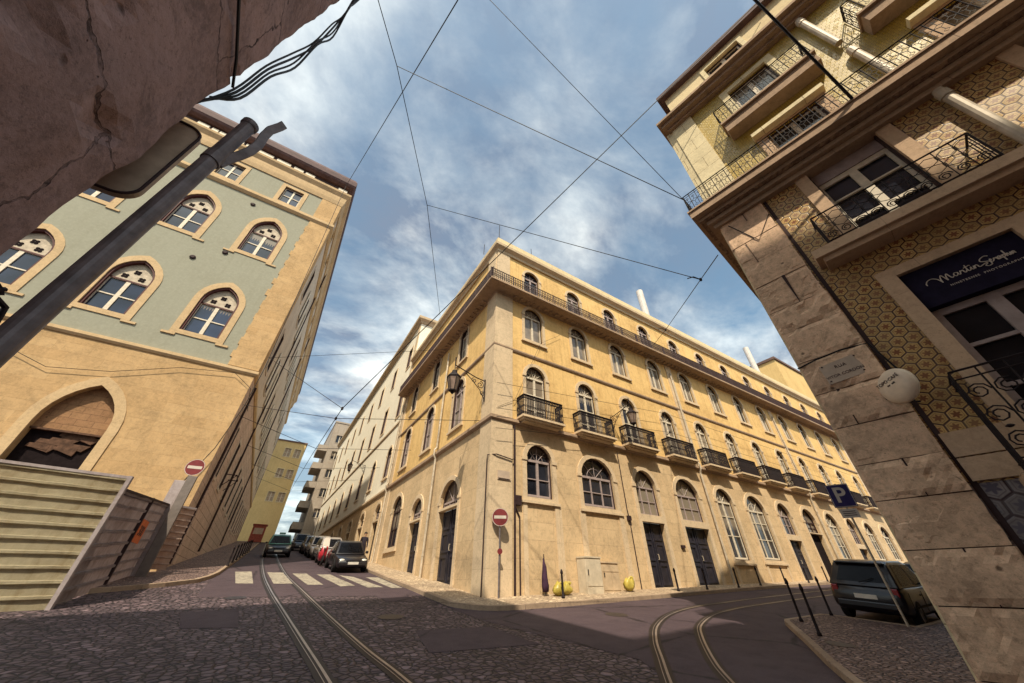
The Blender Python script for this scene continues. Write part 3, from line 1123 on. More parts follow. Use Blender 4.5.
for nm, pair in (('tram_track', (railA, railB)), ('tram_track', (railC, railD))):
    bm = bmesh.new()
    for pts in pair:
        pth = rail_path(pts)
        ribbon(bm, pth, -.055, -.012, .0125, 0)
        ribbon(bm, pth, -.012, .032, .0085, 1)
        ribbon(bm, pth, .032, .044, .0125, 0)
        ribbon(bm, pth, .044, .13, .0075, 1)
        ribbon(bm, pth, -.12, -.055, .0075, 1)
    struct(nm, bm, [M['rail'], M['rail_dark']])

# zebra crossing
bm = bmesh.new()
for (a, b, c, d) in (((-7.12, 6.7), (-6.55, 6.55), (-6.75, 11.6), (-7.42, 11.6)), ((-5.88, 6.35), (-5.22, 6.2), (-5.42, 10.9), (-6.1, 11.1)),
                     ((-4.75, 5.75), (-4.2, 5.6), (-4.45, 10.3), (-5.05, 10.3)), ((-3.66, 4.95), (-3.1, 5.1), (-3.45, 9.6), (-4.05, 9.8)),
                     ((-2.77, 4.4), (-2.2, 4.3), (-2.6, 8.3), (-3.12, 9.2)), ((-1.95, 4.0), (-1.55, 3.9), (-1.55, 7.9), (-2.1, 8.0))):
    fill(bm, [[a, b, c, d]], lambda x, y, o: Vector((x, y, gz(x, y) + .0088)), 0)
struct('zebra_crossing', bm, M['marking'])
# repaired patches, drain covers and dust in the gutters
for pts in ([(-3.6, -4.6), (-1.4, -4.9), (-1.6, -3.2), (-3.3, -2.9)], [(-7.6, -1.0), (-6.6, -1.3), (-6.7, .9), (-7.9, 1.0)], [(-2.9, 1.0), (-1.9, .8), (-2.1, 2.6), (-3.0, 2.7)]):
    sheet('road', pts, M['asphalt'], .0052)
for x, y, r_ in ((-3.4, -1.3, .33), (2.6, -3.2, .33), (-6.9, 3.0, .3), (4.2, -7.9, .25)):
    bm = bmesh.new()
    h_ = .009 if (x, y) != (4.2, -7.9) else .118
    A = [bm.verts.new((x + r_ * math.cos(PI * q / 12), y + r_ * math.sin(PI * q / 12), gz(x + r_ * math.cos(PI * q / 12), y + r_ * math.sin(PI * q / 12)) + h_)) for q in range(24)]
    bm.faces.new(A)
    struct('manhole_cover', bm, M['manhole'])

# ------------------------------------------------------------------ the yellow corner building
MB = thing('corner_building', 'yellow corner building with rows of arched windows and iron balconies over a stone ground floor', 'building')
FR = Fr((0, 0, 0), 0.0)
FL = Fr((0, 0, 0), -PI / 2)          # s = -y
bays = [2.43, 5.85, 9.2, 12.8, 16.35, 19.9, 23.5, 27.2, 31.0, 34.8, 38.5, 42.4]
lbay = [4.0, 8.42, 12.95]
hol_g, hol_u, lg, lu = [], [], [], []
LEN = 45.2
for s_ in bays:
    hol_u.append(arch(s_, 1.25, 6.6, 9.05, .66))
    hol_u.append(arch(s_, 1.25, 11.35, 13.05, .62))
    hol_u.append(arch(s_, 1.15, 14.35, 16.2, .58))
for y in lbay:
    lu.append(arch(-y, 1.4, 7.3, 9.4, .72))
    lu.append(arch(-y, 1.1, 11.5, 13.35, .56))
k_f2 = [arched_kit(1.25, 2.45, .66, pane=M['curtain'] if q else M['glass'], surround=.17, sill=0.0, rows=(.3, .62), fan=4) for q in (0, 1)]
k_f3 = [arched_kit(1.25, 1.7, .62, pane=M['curtain'] if q else M['glass'], surround=.16, rows=(), fan=3) for q in (0, 1)]
k_at = arched_kit(1.15, 1.85, .58, surround=.14, sill=0.0, rows=(.35, .7), fan=3, sash=M['win_grey'])
k_l2 = arched_kit(1.4, 2.1, .72, pane=M['curtain'], surround=.17, rows=(.5,), fan=3, sash=M['win_grey'], fout=.185)
k_l3 = arched_kit(1.1, 1.85, .56, pane=M['curtain'], surround=.15, rows=(.5,), fan=2, fout=.185)
for i, s_ in enumerate(bays):
    k_f2[1 if i in (0, 3, 4, 5, 7, 8) else 0].place(MB, FR, s_, 6.6)
    k_f3[0 if i in (6, 9) else 1].place(MB, FR, s_, 11.35)
    k_at.place(MB, FR, s_, 14.35)
for y in lbay:
    k_l2.place(MB, FL, -y, 7.3)
    k_l3.place(MB, FL, -y, 11.5)
# ground floor: (s, width, kind, bottom, springing, rise)
gl = [(2.43, 1.4, 'w', 3.38, 4.9, .7), (5.85, 2.1, 'w3', 3.34, 4.65, .92), (9.25, 1.65, 'd', None, 4.65, .85), (12.75, 2.1, 'd', None, 4.6, .93),
      (16.4, 1.75, 't', 1.65, 4.65, .78), (19.9, 2.2, 't3', 1.75, 4.45, .95), (23.6, 1.75, 'd', None, 4.5, .82), (27.3, 2.0, 'o', None, 4.35, .95),
      (31.2, 2.1, 't3', 2.1, 4.4, .92), (34.95, 1.75, 'd', None, 4.4, .85), (38.7, 2.0, 't3', 2.3, 4.3, .9), (42.5, 2.1, 't3', 2.4, 4.25, .9)]
for (s_, w, kd, z0, zs, ri) in gl:
    if z0 is None:
        z0 = gz(s_, -.2) + .12
        k = door_kit(w, 3.0 - z0 if kd == 'd' else 3.6 - z0, 3.32 - z0 if kd == 'd' else 3.66 - z0, zs - z0, ri, kd == 'o',
                     mat=M['void'] if kd == 'o' else M['door'])
        k.place(MB, FR, s_, z0)
        hol_g.append(arch(s_, w, z0 - .4, zs, ri))
    else:
        low = kd in ('w', 'w3')
        k = arched_kit(w, zs - z0, ri, surround=.2, sill=.14, cols=3 if kd[-1] == '3' else 2, rows=(.5,) if low else (.4, .74), fan=3,
                       pane=M['glass'], sash=M['win_grey'] if low else M['win_white'], jamb_to=gz(s_, 0) - z0 - .1, depth=.22)
        k.place(MB, FR, s_, z0)
        hol_g.append(arch(s_, w, z0, zs, ri))
for (y, w, kd, zs, ri) in ((3.85, 2.1, 'd', 3.65, .92), (8.35, 1.75, 'd', 3.75, .75)):
    z0 = gz(0, y) + .12
    k = door_kit(w, 3.0 - z0 + .3, 3.4 - z0, zs - z0, ri, mat=M['door'], drop=.35)
    k.place(MB, FL, -y, z0)
    lg.append(arch(-y, w, z0 - .5, zs, ri))
k = arched_kit(2.1, 2.05, .92, surround=.2, sill=.16, cols=3, rows=(.5,), fan=3, sash=M['win_dark'])
k.place(MB, FL, -12.45, 2.35)
lg.append(arch(-12.45, 2.1, 2.35, 4.4, .92))

bm = bmesh.new()
wall_holes(bm, FR.P, rect(0, LEN, -2, 6.36), hol_g, .3)
wall_holes(bm, FL.P, rect(-15.8, 0, -2, 6.36), lg, .3)
obj('ground_floor_wall', bm, M['stone_low'], MB, world=True)
bm = bmesh.new()
wall_holes(bm, FR.P, rect(0, LEN, 6.36, 18.2), hol_u, .26)
wall_holes(bm, FL.P, rect(-15.8, 0, 6.36, 18.2), lu, .26)
prism(bm, lambda a, z, o: Vector((LEN, a, z)), rect(0, 13, -1, 18.2), 0, 0.001)
obj('wall', bm, M['yellow'], MB, world=True)
bm = bmesh.new()
fill(bm, [[(.2, .2), (LEN - .2, .2), (LEN - .2, 13), (14, 13), (14, 15.7), (.2, 15.7)]], lambda a, b, o: Vector((a, b, 17.9)), 0)
rf = obj('roof', bm, M['roof'], MB, world=True)
for (x, y, zt) in ((19.0, 3.0, 26.2), (40.0, 3.0, 26.6)):
    bm = bmesh.new()
    tube(bm, [(x, y, 17.8), (x, y, zt)], .34, 12)
    obj('chimney', bm, M['chim'], rf, world=True, smooth=False)
path = [(LEN, 0), (0, 0), (0, 15.8)]
bm = bmesh.new()
sweep(bm, path, [(-.05, 13.76), (.06, 13.76), (.12, 13.85), (.5, 13.87), (.72, 13.89), (.8, 13.93), (.8, 14.04), (-.05, 14.05)])
x = 1.0
while x < LEN:            # small dentils under the cornice
    box(bm, x, x + .16, -.36, -.06, 13.78, 13.868); x += .42
y = 1.0
while y < 15.6:
    box(bm, -.36, -.06, y, y + .16, 13.78, 13.868); y += .42
obj('cornice', bm, M['trim_red'], MB, world=True)
bm = bmesh.new()
sweep(bm, path, [(-.05, 17.3), (.1, 17.3), (.13, 17.45), (.34, 17.62), (.36, 17.8), (-.05, 17.81)])
obj('attic_cornice', bm, M['trim'], MB, world=True)
bm = bmesh.new()
sweep(bm, path, [(-.3, 17.815), (.16, 17.815), (.16, 18.45), (-.3, 18.45)])
obj('parapet', bm, M['cream'], MB, world=True)
bm = bmesh.new()
for x in (5.5, 9.8, 14, 16, 22, 24, 28, 33, 36):
    box(bm, x, x + .9, .05, .35, 18.452, 18.7)
obj('parapet_cap', bm, M['roof'], MB, world=True)
bm = bmesh.new()
sweep(bm, path, [(-.05, 6.28), (.06, 6.28), (.16, 6.36), (.16, 6.5), (-.05, 6.54)])
sweep(bm, path, [(-.05, 10.2), (.05, 10.2), (.09, 10.28), (.09, 10.36), (-.05, 10.38)])
obj('string_course', bm, M['trim_red'], MB, world=True)
bm = bmesh.new()
for (x0, x1, y0, y1) in ((-.07, 1.0, -.07, .05), (-.07, .05, .052, .95)):
    box(bm, x0, x1, y0, y1, -1, 6.278)
    box(bm, x0, x1, y0, y1, 6.545, 13.758)
    box(bm, x0, x1 - .2, y0, y1, 14.055, 17.298)
for x in (14.6, 29.1, 44.3):
    box(bm, x - .3, x + .3, -.05, .05, 6.545, 10.198); box(bm, x - .3, x + .3, -.05, .05, 10.382, 13.758)
obj('corner_pilaster', bm, M['trim'], MB, world=True)
bm = bmesh.new()
for yy in (15.45,):
    box(bm, -.06, .05, yy - .35, yy + .3, -1, 6.27); box(bm, -.06, .05, yy - .35, yy + .3, 6.55, 13.75)
obj('party_pilaster', bm, M['trim'], MB, world=True)
# attic railing along the cornice
bm = bmesh.new()
fR2 = lambda a, z, o: FR.P(a, z, o)
for (P, s0, s1) in ((FR.P, -.8, LEN), (FL.P, -15.7, .8)):
    n_ = int((s1 - s0) / .12)
    for zc, t in ((14.12, .02), (14.58, .014), (14.78, .03)):
        tube(bm, [P(s0, zc, .72), P(s1, zc, .72)], t, 4)
    for i in range(n_ + 1):
        q = s0 + (s1 - s0) * i / n_
        tube(bm, [P(q, 14.03, .72), P(q, 14.78, .72)], .03 if i % 12 else .05, 4)
        if i < n_:
            m = q + .06
            tube(bm, [P(m - .06, 14.34, .72), P(m, 14.44, .72), P(m + .06, 14.34, .72), P(m, 14.24, .72)], .026, 3, True)
obj('attic_railing', bm, M['iron_brown'], MB, world=True)
# balconies, one mesh kit copied along the facade
bm = bmesh.new()
bar(bm, -1.2, 1.2, 0, .1, -.02, .6)
bar(bm, -1.12, 1.12, -.09, .0, -.02, .53)
bar(bm, -1.02, 1.02, -.16, -.09, -.02, .44)
for sx in ():
    prism(bm, lambda a, z, o, sx=sx: Vector((sx + o, -a, z)), [(0, -.45), (.12, -.42), (.34, -.16), (.34, -.15), (0, -.15)], -.09, .09)
m_bal = mesh_of('balcony', bm, M['trim'])
bm = bmesh.new()
railing(bm, L0, -1.13, 1.13, .1, 1.08, .54, pitch=.095, t=.027, ends=.0)
m_rail = mesh_of('railing', bm, M['iron'])
for s_ in bays:
    b = link('balcony', m_bal, MB, FR.P(s_, 6.22 + .33))
    link('railing', m_rail, b)
# downpipes
for fr, a, z0, z1, st in ((FR, 14.55, .3, 17.3, 0), (FR, 29.0, .8, 17.3, 0), (FL, -6.1, .55, 13.1, 0), (FL, -15.75, 1.4, 13.1, 0)):
    bm = bmesh.new()
    tube(bm, [fr.P(a, z0, .13), fr.P(a, 6.1, .13), fr.P(a, 6.3, .24), fr.P(a, 6.6, .24), fr.P(a, 6.75, .13), fr.P(a, min(z1, 13.1), .13)], .055, 8)
    for zc in (1.6, 3.4, 5.2, 8.2, 10.9, 12.6):
        lathe(bm, [(.07, -.03), (.07, .03)], 8, fr.P(a, zc, .13))
    obj('downpipe', bm, M['galv'], MB, world=True)
# service pipes and cables that climb the corner
bm = bmesh.new()
tube(bm, [FL.P(-.08, .0, .12), FL.P(-.08, 4.55, .12), FL.P(-.02, 4.75, .14), FR.P(.2, 4.8, .12), FR.P(.95, 4.7, .12), FR.P(1.06, 4.75, .1), FR.P(1.08, 6.2, .1)], .025, 6)
tube(bm, [FR.P(1.12, .0, .06), FR.P(1.12, 6.25, .06)], .045, 6)
tube(bm, [FR.P(1.35, .0, .05), FR.P(1.35, 2.6, .05), FR.P(1.2, 2.85, .05), FR.P(1.12, 3.0, .05)], .03, 6)
tube(bm, [FR.P(7.55, .3, .05), FR.P(7.55, 3.0, .05), FR.P(7.5, 3.4, .05), FR.P(7.5, 6.2, .05)], .02, 6)
obj('service_pipe', bm, M['iron_brown'], MB, world=True)
bm = bmesh.new()
fbx = lambda fr, s0, s1, z0, z1, o0, o1: prism(bm, fr.P, rect(s0, s1, z0, z1), o0, o1)
fbx(FR, 1.14, 1.4, 3.0, 3.35, .0, .14)
fbx(FR, 7.42, 7.62, 2.95, 3.15, .0, .12)
fbx(FR, 11.0, 11.25, 2.0, 2.12, .0, .1)
obj('junction_box', bm, M['iron_brown'], MB, world=True)
bm = bmesh.new()
fbx(FR, .3, .85, 3.85, 4.2, .06, .1)
fbx(FR, .32, .88, 3.9, 3.94, .1, .13)
obj('street_plaque', bm, M['marble'], MB, world=True)
bm = bmesh.new()
for x in (3.35, 4.5, 7.1):
    fbx(FR, x, x + .12, -.2, 3.2, -.02, .04)
obj('wall_rib', bm, M['trim'], MB, world=True)
bm = bmesh.new()
tube(bm, [(0, 0, 18.4), (0, 0, 20.0)], .02, 5)
tube(bm, [(-.3, 1.5, 18.4), (-.3, 1.5, 19.4)], .02, 5)
tube(bm, [(2.6, .1, 18.4), (2.6, .1, 19.4)], .02, 5)
obj('roof_mast', bm, M['iron'], MB, world=True)

# yellow block that rises behind the far end of the corner building
YB = thing('tall_rear_building', 'plain pale yellow block rising behind the far roof end of the corner building', 'building', (62, 10, 2))
bm = bmesh.new()
box(bm, 52, 76, 4, 24, 1, 29.5)
obj('wall', bm, M['yellow_pale'], YB, world=True)
bm = bmesh.new()
box(bm, 51.8, 76.2, 3.8, 24.2, 29.5, 29.9)
obj('roof', bm, M['roof'], YB, world=True)

# ------------------------------------------------------------------ white building up the left street
WB = thing('white_street_building', 'tall cream white building joined to the yellow corner building up the street', 'building', (0, 38, 3.8))
wb = [17.75 + 5.25 * i for i in range(9)]
hh = []
kw1 = arched_kit(1.3, 1.85, .62, pane=M['glass'], surround=.15, rows=(.5,), fan=2, fout=.215, sash=M['win_grey'])
kw2 = rect_kit(1.2, 2.55, surround=.15, rows=(.5,), pane=M['glass'], frame=M['win_dark'], fout=.24, sash=M['win_grey'])
kw3 = rect_kit(1.1, 2.2, surround=.14, rows=(.5,), pane=M['glass'], frame=M['win_dark'], fout=.24, sash=M['win_grey'])
hg = []
for i, y in enumerate(wb):
    hh += [arch(-y, 1.3, 7.6, 9.45, .62), rect(-y - .6, -y + .6, 12.85, 15.4), rect(-y - .55, -y + .55, 18.0, 20.2)]
    kw1.place(WB, FL, -y, 7.6); kw2.place(WB, FL, -y, 12.85); kw3.place(WB, FL, -y, 18.0)
    g0 = gz(0, y) + .12
    if g0 < 4.4:
        zs = min(5.3, g0 + 2.9)
        zs = 5.0
        k = door_kit(1.6, (zs - g0) * .8, (zs - g0) * .84, zs - g0, .65, i in (1, 2), mat=M['door_brown'], drop=.4)
        k.place(WB, FL, -y, g0)
        hg.append(arch(-y, 1.6, g0 - .5, zs, .65))
bm = bmesh.new()
wall_holes(bm, FL.P, rect(-62, -15.8, 6.36, 22.9), hh, .25)
prism(bm, lambda a, z, o: Vector((a, 15.8 + o, z)), rect(0, 14, 14.05, 22.9), -.001, 0)
prism(bm, lambda a, z, o: Vector((a, 62 + o, z)), rect(0, 14, 1, 22.9), 0, .001)
obj('wall', bm, M['white_wall'], WB, world=True)
bm = bmesh.new()
wall_holes(bm, FL.P, rect(-62, -15.8, -1, 6.36), hg, .3)
obj('ground_floor_wall', bm, M['stone_low'], WB, world=True)
bm = bmesh.new()
p2 = [(14, 15.8), (0, 15.8), (0, 62)]
sweep(bm, p2, [(-.05, 22.3), (.1, 22.3), (.2, 22.5), (.42, 22.7), (.45, 22.95), (-.05, 22.97)])
sweep(bm, [(0, 15.85), (0, 62)], [(-.05, 6.28), (.06, 6.28), (.15, 6.36), (.15, 6.5), (-.05, 6.54)])
sweep(bm, [(0, 15.85), (0, 62)], [(-.05, 11.8), (.05, 11.8), (.1, 11.88), (.1, 12.0), (-.05, 12.02)])
obj('cornice', bm, M['trim'], WB, world=True)
bm = bmesh.new()
fill(bm, [[(.1, 15.9), (14, 15.9), (14, 62), (.1, 62)]], lambda a, b, o: Vector((a, b, 22.9)), 0)
obj('roof', bm, M['roof'], WB, world=True)
bm = bmesh.new()
box(bm, -.07, .05, 15.85, 16.45, 6.55, 11.79); box(bm, -.07, .05, 15.85, 16.45, 12.03, 22.28)
obj('party_pilaster', bm, M['trim'], WB, world=True)

# ------------------------------------------------------------------ concrete flats beyond it
CB = thing('concrete_flats', 'grey concrete apartment block with stacked balconies at the top of the street', 'building', (3, 70, 7))
FC = Fr((0, 63, 0), 0)
kc = rect_kit(1.3, 1.5, surround=.08, rows=(), pane=M['glass'], trim=M['far_grey'])
holes = []
for z in (10.2, 13.6, 17.0, 20.4, 23.6):
    for x in (-.3, 2.8, 5.8):
        holes.append(rect(x - .65, x + .65, z, z + 1.5)); kc.place(CB, FC, x, z)
bm = bmesh.new()
wall_holes(bm, FC.P, rect(-1.8, 12, 4, 27.6), holes, .3)
prism(bm, lambda a, z, o: Vector((-1.8 + o, a, z)), rect(63, 80, 4, 27.6), 0, .001)
obj('wall', bm, M['far_grey'], CB, world=True)
bm = bmesh.new()
box(bm, -1.9, 12.1, 62.9, 80, 27.6, 27.9)
obj('roof', bm, M['far_grey'], CB, world=True)
bm0 = bmesh.new()
box(bm0, -1.7, 0, -3, 3, 0, .18)
box(bm0, -1.7, -1.6, -3, 3, .18, 1.1)
box(bm0, -1.6, 0, -3, -2.9, .18, 1.1)
box(bm0, -1.6, 0, 2.9, 3, .18, 1.1)
mb = mesh_of('balcony', bm0, M['far_grey'])
for z in (8.4, 11.8, 15.2, 18.6, 22.0):
    link('balcony', mb, CB, Vector((-1.8, 67, z)) - CB.location)

# ------------------------------------------------------------------ yellow tower at the end and a red hut
YT = thing('yellow_end_building', 'narrow ochre yellow building closing the far left end of the street', 'building', (-7.6, 64, 6))
FY = Fr((0, 64, 0), 0)
ky = rect_kit(1.0, 1.5, surround=.12, rows=(.5,), pane=M['panel_brown'], trim=M['cream'])
holes = []
for z in (12.3, 16.2, 19.9):
    for x in (-8.2, -6.6):
        holes.append(rect(x - .5, x + .5, z, z + 1.5)); ky.place(YT, FY, x, z)
bm = bmesh.new()
wall_holes(bm, FY.P, rect(-14, -5.55, 4, 22.6), holes, .2)
obj('wall', bm, M['far_yellow'], YT, world=True)
bm = bmesh.new()
prism(bm, lambda a, z, o: Vector((-5.55 + o, a, z)), rect(64, 78, 4, 22.6), -.001, 0)
obj('side_wall', bm, M['white_wall'], YT, world=True)
bm = bmesh.new()
box(bm, -14, -5.4, 63.85, 78, 22.6, 22.85)
obj('roof', bm, M['roof'], YT, world=True)
RH = thing('red_kiosk', 'small dull red kiosk at the foot of the yellow end building', 'kiosk', (-7.9, 58, gz(-7.9, 58) + .12))
bm = bmesh.new()
box(bm, -.85, .85, -.8, .8, 0, 2.2)
obj('cabin', bm, M['red_paint'], RH)
bm = bmesh.new()
box(bm, -.95, .95, -.9, .9, 2.2, 2.32)
obj('roof', bm, M['red_paint'], RH)
bm = bmesh.new()
box(bm, -.6, .6, -.83, -.79, 1.0, 1.8)
obj('shutter', bm, M['panel_brown'], RH)

# ------------------------------------------------------------------ sage green building with pointed windows, left
LB = thing('gothic_window_building', 'sage green and ochre stone building with pointed arched windows, left of the street', 'building', (-17, 16, 1.1))
FF = Fr((0, 10.6, 0), 0)
FS = Fr((-10.2, 0, 0), PI / 2)           # s = y, outward +x
XL = -27.0


def gothic_kit(w, h, spring):
    k = Kit()
    depth = .26
    d0 = -depth + .02
    hw = w / 2 - .1
    bm = bmesh.new()
    zt = spring * .93
    for s_, t in ((-hw, .05), (0, .09), (hw, .05)):
        bar(bm, s_ - t, s_ + t, .06, zt, d0, d0 + .05)
    for z_ in (.08, zt * .5, zt - .03):
        bar(bm, -hw, hw, z_ - .035, z_ + .035, d0, d0 + .044)
    win = mesh_of('window', bm, M['win_white'])
    subs = []
    bm = bmesh.new()
    fill(bm, [rect(-w / 2 + .02, w / 2 - .02, 0, zt)], L0, -depth + .012)
    subs.append(('pane', mesh_of('pane', bm, M['glass_blue'])))
    bm = bmesh.new()
    tp = [p for p in pointed(0, w, 0, spring, h, grow=-.06) if p[1] > zt + .001]
    lp = [(-w / 2 + .06, zt), (w / 2 - .06, zt)] + tp
    fill(bm, [lp], L0, -depth + .03)
    subs.append(('tracery', mesh_of('tracery', bm, M['tracery'])))
    for cx, cz in ((-.36, zt + .32), (.36, zt + .32), (0, zt + .72)):
        bm = bmesh.new()
        for q in range(4):
            a = PI / 4 + q * PI / 2
            lathe(bm, [(.078, 0), (.078, .012)], 10, (cx + .095 * math.cos(a), depth - .045, cz + .095 * math.sin(a)), 'y')
        subs.append(('quatrefoil', mesh_of('quatrefoil', bm, M['void'])))
    bm = bmesh.new()
    ring(bm, L0, pointed(0, w, 0, spring, h, grow=-.001), pointed(0, w, 0, spring, h, grow=-.11, z0g=.05), -depth + .014, -.03)
    bar(bm, -w / 2, w / 2, zt - .05, zt + .04, d0, d0 + .07)
    subs.append(('frame', mesh_of('frame', bm, M['win_red'])))
    bm = bmesh.new()
    ring(bm, L0, pointed(0, w, 0, spring, h, grow=.31, z0g=-.28), pointed(0, w, 0, spring, h, grow=-.012, z0g=.0), -.04, .05)
    for sg in (-1, 1):
        x = sg * (w / 2 + .3)
        bar(bm, x - .3, x + .3, -.42, -.298, -.03, .07)
    subs.append(('stone_surround', mesh_of('stone_surround', bm, M['lb_trim'])))
    k.parts.append(('window', win, subs))
    return k


kg = gothic_kit(1.85, 3.72, 2.35)
ka = rect_kit(1.35, 1.9, surround=.26, rows=(.5,), pane=M['glass_blue'], trim=M['lb_trim'], frame=M['win_red'])
up, mid = [], []
for x in (-13.6, -17.7, -21.8, -25.6):
    up.append(rect(x - .675, x + .675, 25.15, 27.05)); ka.place(LB, FF, x, 25.15)
    for z in (12.15, 19.05):
        mid.append(pointed(x, 1.85, z, z + 2.35, z + 3.72)); kg.place(LB, FF, x, z)
ported = [pointed(-15.65, 2.4, -.5, 6.25, 8.25), pointed(-20.6, 2.4, -.5, 6.25, 8.25)]
bm = bmesh.new()
wall_holes(bm, FF.P, rect(XL, -10.2, -1.5, 10.5), ported, .45)
obj('ground_floor_wall', bm, M['lb_stone'], LB, world=True)
bm = bmesh.new()
wall_holes(bm, FF.P, rect(XL, -10.2, 10.5, 24.6), mid, .3)
wall_holes(bm, FF.P, rect(XL, -10.2, 24.6, 29.0), up, .25)
obj('wall', bm, M['sage'], LB, world=True)
bm = bmesh.new()
for z0, z1 in ((10.75, 24.35), (24.9, 27.5)):
    box(bm, -11.65, -10.14, 10.54, 10.7, z0, z1)
    box(bm, -10.3, -10.13, 10.702, 11.5, z0, z1)
# uneven quoins beside the pilaster
z = 10.8
i = 0
while z < 24:
    h_ = random.uniform(.42, .62)
    if i % 2:
        box(bm, -11.65 - random.uniform(.04, .16), -11.6, 10.56, 10.68, z, z + h_)
    z += h_; i += 1
obj('corner_pilaster', bm, M['lb_stone'], LB, world=True)
bm = bmesh.new()
lp = [(-10.2, 60), (-10.2, 10.6), (XL, 10.6)][::-1]
lp = [(XL, 10.6), (-10.2, 10.6), (-10.2, 60)]


def sweepR(bm, path, prof):
    sweep(bm, path[::-1], prof)


# outward is on the right of XL -> corner -> street, so walk it backwards
sweepR(bm, lp, [(-.05, 10.4), (.05, 10.4), (.13, 10.52), (.13, 10.68), (-.05, 10.74)])
sweepR(bm, lp, [(-.05, 24.35), (.06, 24.35), (.22, 24.55), (.22, 24.8), (-.05, 24.88)])
sweepR(bm, lp, [(-.05, 27.5), (.08, 27.5), (.16, 27.9), (.2, 28.5), (.42, 28.85), (.45, 29.05), (-.05, 29.06)])
obj('string_course', bm, M['lb_trim'], LB, world=True)
bm = bmesh.new()
sweepR(bm, lp, [(-.3, 30.2), (.05, 30.2), (.3, 30.35), (.42, 30.55), (.42, 31.1), (.2, 31.6), (-2.5, 32.0), (-2.5, 30.2)])
fill(bm, [[(XL, 60), (-10.6, 60), (-10.6, 11.0), (XL, 11.0)]], lambda a, b, o: Vector((a, b, 31.0)), 0)
obj('roof', bm, M['slate'], LB, world=True)
bm = bmesh.new()
sweepR(bm, lp, [(-.4, 29.06), (-.15, 29.06), (-.15, 30.2), (-.4, 30.2)])
obj('parapet', bm, M['win_dark'], LB, world=True)
bm = bmesh.new()
x = XL + .3
while x < -10.9:
    w = random.choice((.5, .9, 1.3))
    if random.random() < .72:
        box(bm, x, x + w * .8, 10.6 + .02, 10.72, 29.2, 29.95)
    x += w
obj('parapet_panel', bm, M['win_white'], LB, world=True)
bm = bmesh.new()
for px in (-15.65, -20.6):
    ou = pointed(px, 2.4, -.8, 6.25, 8.25, grow=.36)
    inn = pointed(px, 2.4, -.8, 6.25, 8.25, grow=-.015)
    A = [bm.verts.new(FF.P(p[0], p[1], .05)) for p in ou[1:] + ou[:1]]
    B = [bm.verts.new(FF.P(p[0], p[1], .05)) for p in inn[1:] + inn[:1]]
    C_ = [bm.verts.new(FF.P(p[0], p[1], -.06)) for p in ou[1:] + ou[:1]]
    D_ = [bm.verts.new(FF.P(p[0], p[1], -.06)) for p in inn[1:] + inn[:1]]
    for a_, b_ in ((A, B), (A, C_), (B, D_)):
        strip(bm, a_, b_, False)
obj('portal_surround', bm, M['lb_trim'], LB, world=True)
bm = bmesh.new()
for px in (-15.65, -20.6):
    fill(bm, [[p for p in pointed(px, 2.4, 6.0, 6.25, 8.25)]], FF.P, -.32)
obj('tympanum', bm, M['tympanum'], LB, world=True)
bm = bmesh.new()
for px in (-15.65, -20.6):
    prism(bm, FF.P, rect(px - 1.2, px + 1.2, -1.5, 6.0), -.46, -.44)
obj('portal_recess', bm, M['void'], LB, world=True)
bm = bmesh.new()
for px in (-15.65, -20.6):
    for q in range(14):
        a0 = px - 1.15 + random.uniform(0, 1.6)
        z0 = random.uniform(5.2, 5.85)
        prism(bm, FF.P, [(a0, z0), (a0 + random.uniform(.3, .8), z0 - random.uniform(.05, .3)), (a0 + .7, z0 + .14), (a0 + .05, z0 + .16)], -.43, -.35 - .002 * q)
    prism(bm, FF.P, rect(px - 1.2, px + 1.2, 5.95, 6.03), -.42, -.22)
obj('broken_boarding', bm, M['board'], LB, world=True)
bm = bmesh.new()
for x, z in ((-14.9, 22.6 - 4.2), (-15.3, 23.6)):
    lathe(bm, [(.16, 0), (.16, -.03), (.09, -.08)], 10, (x, 10.58, z), 'y')
lathe(bm, [(.16, 0), (.16, -.03), (.09, -.08)], 10, (-16.1, 10.58, 17.2), 'y')
obj('wall_plate', bm, M['iron_brown'], LB, world=True)
# side along the street
kside = rect_kit(1.15, 2.9, surround=.16, rows=(.5,), pane=M['glass'], trim=M['lb_grey'], fout=.24)
kside2 = rect_kit(1.1, 2.0, surround=.16, rows=(.5,), pane=M['glass'], trim=M['lb_trim'])
sh, sl_ = [], []
for i in range(13):
    y = 13.4 + 3.7 * i
    for z in (12.3, 18.9):
        sh.append(rect(y - .575, y + .575, z, z + 2.9)); kside.place(LB, FS, y, z)
    sh.append(rect(y - .55, y + .55, 24.95, 26.95)); kside2.place(LB, FS, y, 24.95)
    g0 = gz(-10.2, y)
    z0 = max(g0 + 1.2, 5.4)
    if z0 + 2.9 < 10.2:
        sl_.append(rect(y - .575, y + .575, z0, z0 + 2.9)); kside.place(LB, FS, y, z0)
bm = bmesh.new()
wall_holes(bm, FS.P, rect(10.6, 60, 10.5, 29.0), sh, .25)
obj('side_wall', bm, M['lb_grey'], LB, world=True)
bm = bmesh.new()
wall_holes(bm, FS.P, rect(10.6, 60, 0, 10.5), sl_, .25)
prism(bm, FS.P, rect(13.0, 13.14, 1.3, 8.5), 0, .09)
obj('side_ground_floor_wall', bm, M['lb_rough'], LB, world=True)
bm = bmesh.new()
m_ = []
for i in range(13):
    y = 13.4 + 3.7 * i
    for z in (12.3, 18.9):
        if (i * 7 + int(z)) % 3 != 0:
            for sg in (-1, 1):
                prism(bm, FS.P, rect(y + sg * .86 - .28, y + sg * .86 + .28, z, z + 2.9), .055, .1)
obj('shutter', bm, M['win_white'], LB, world=True)
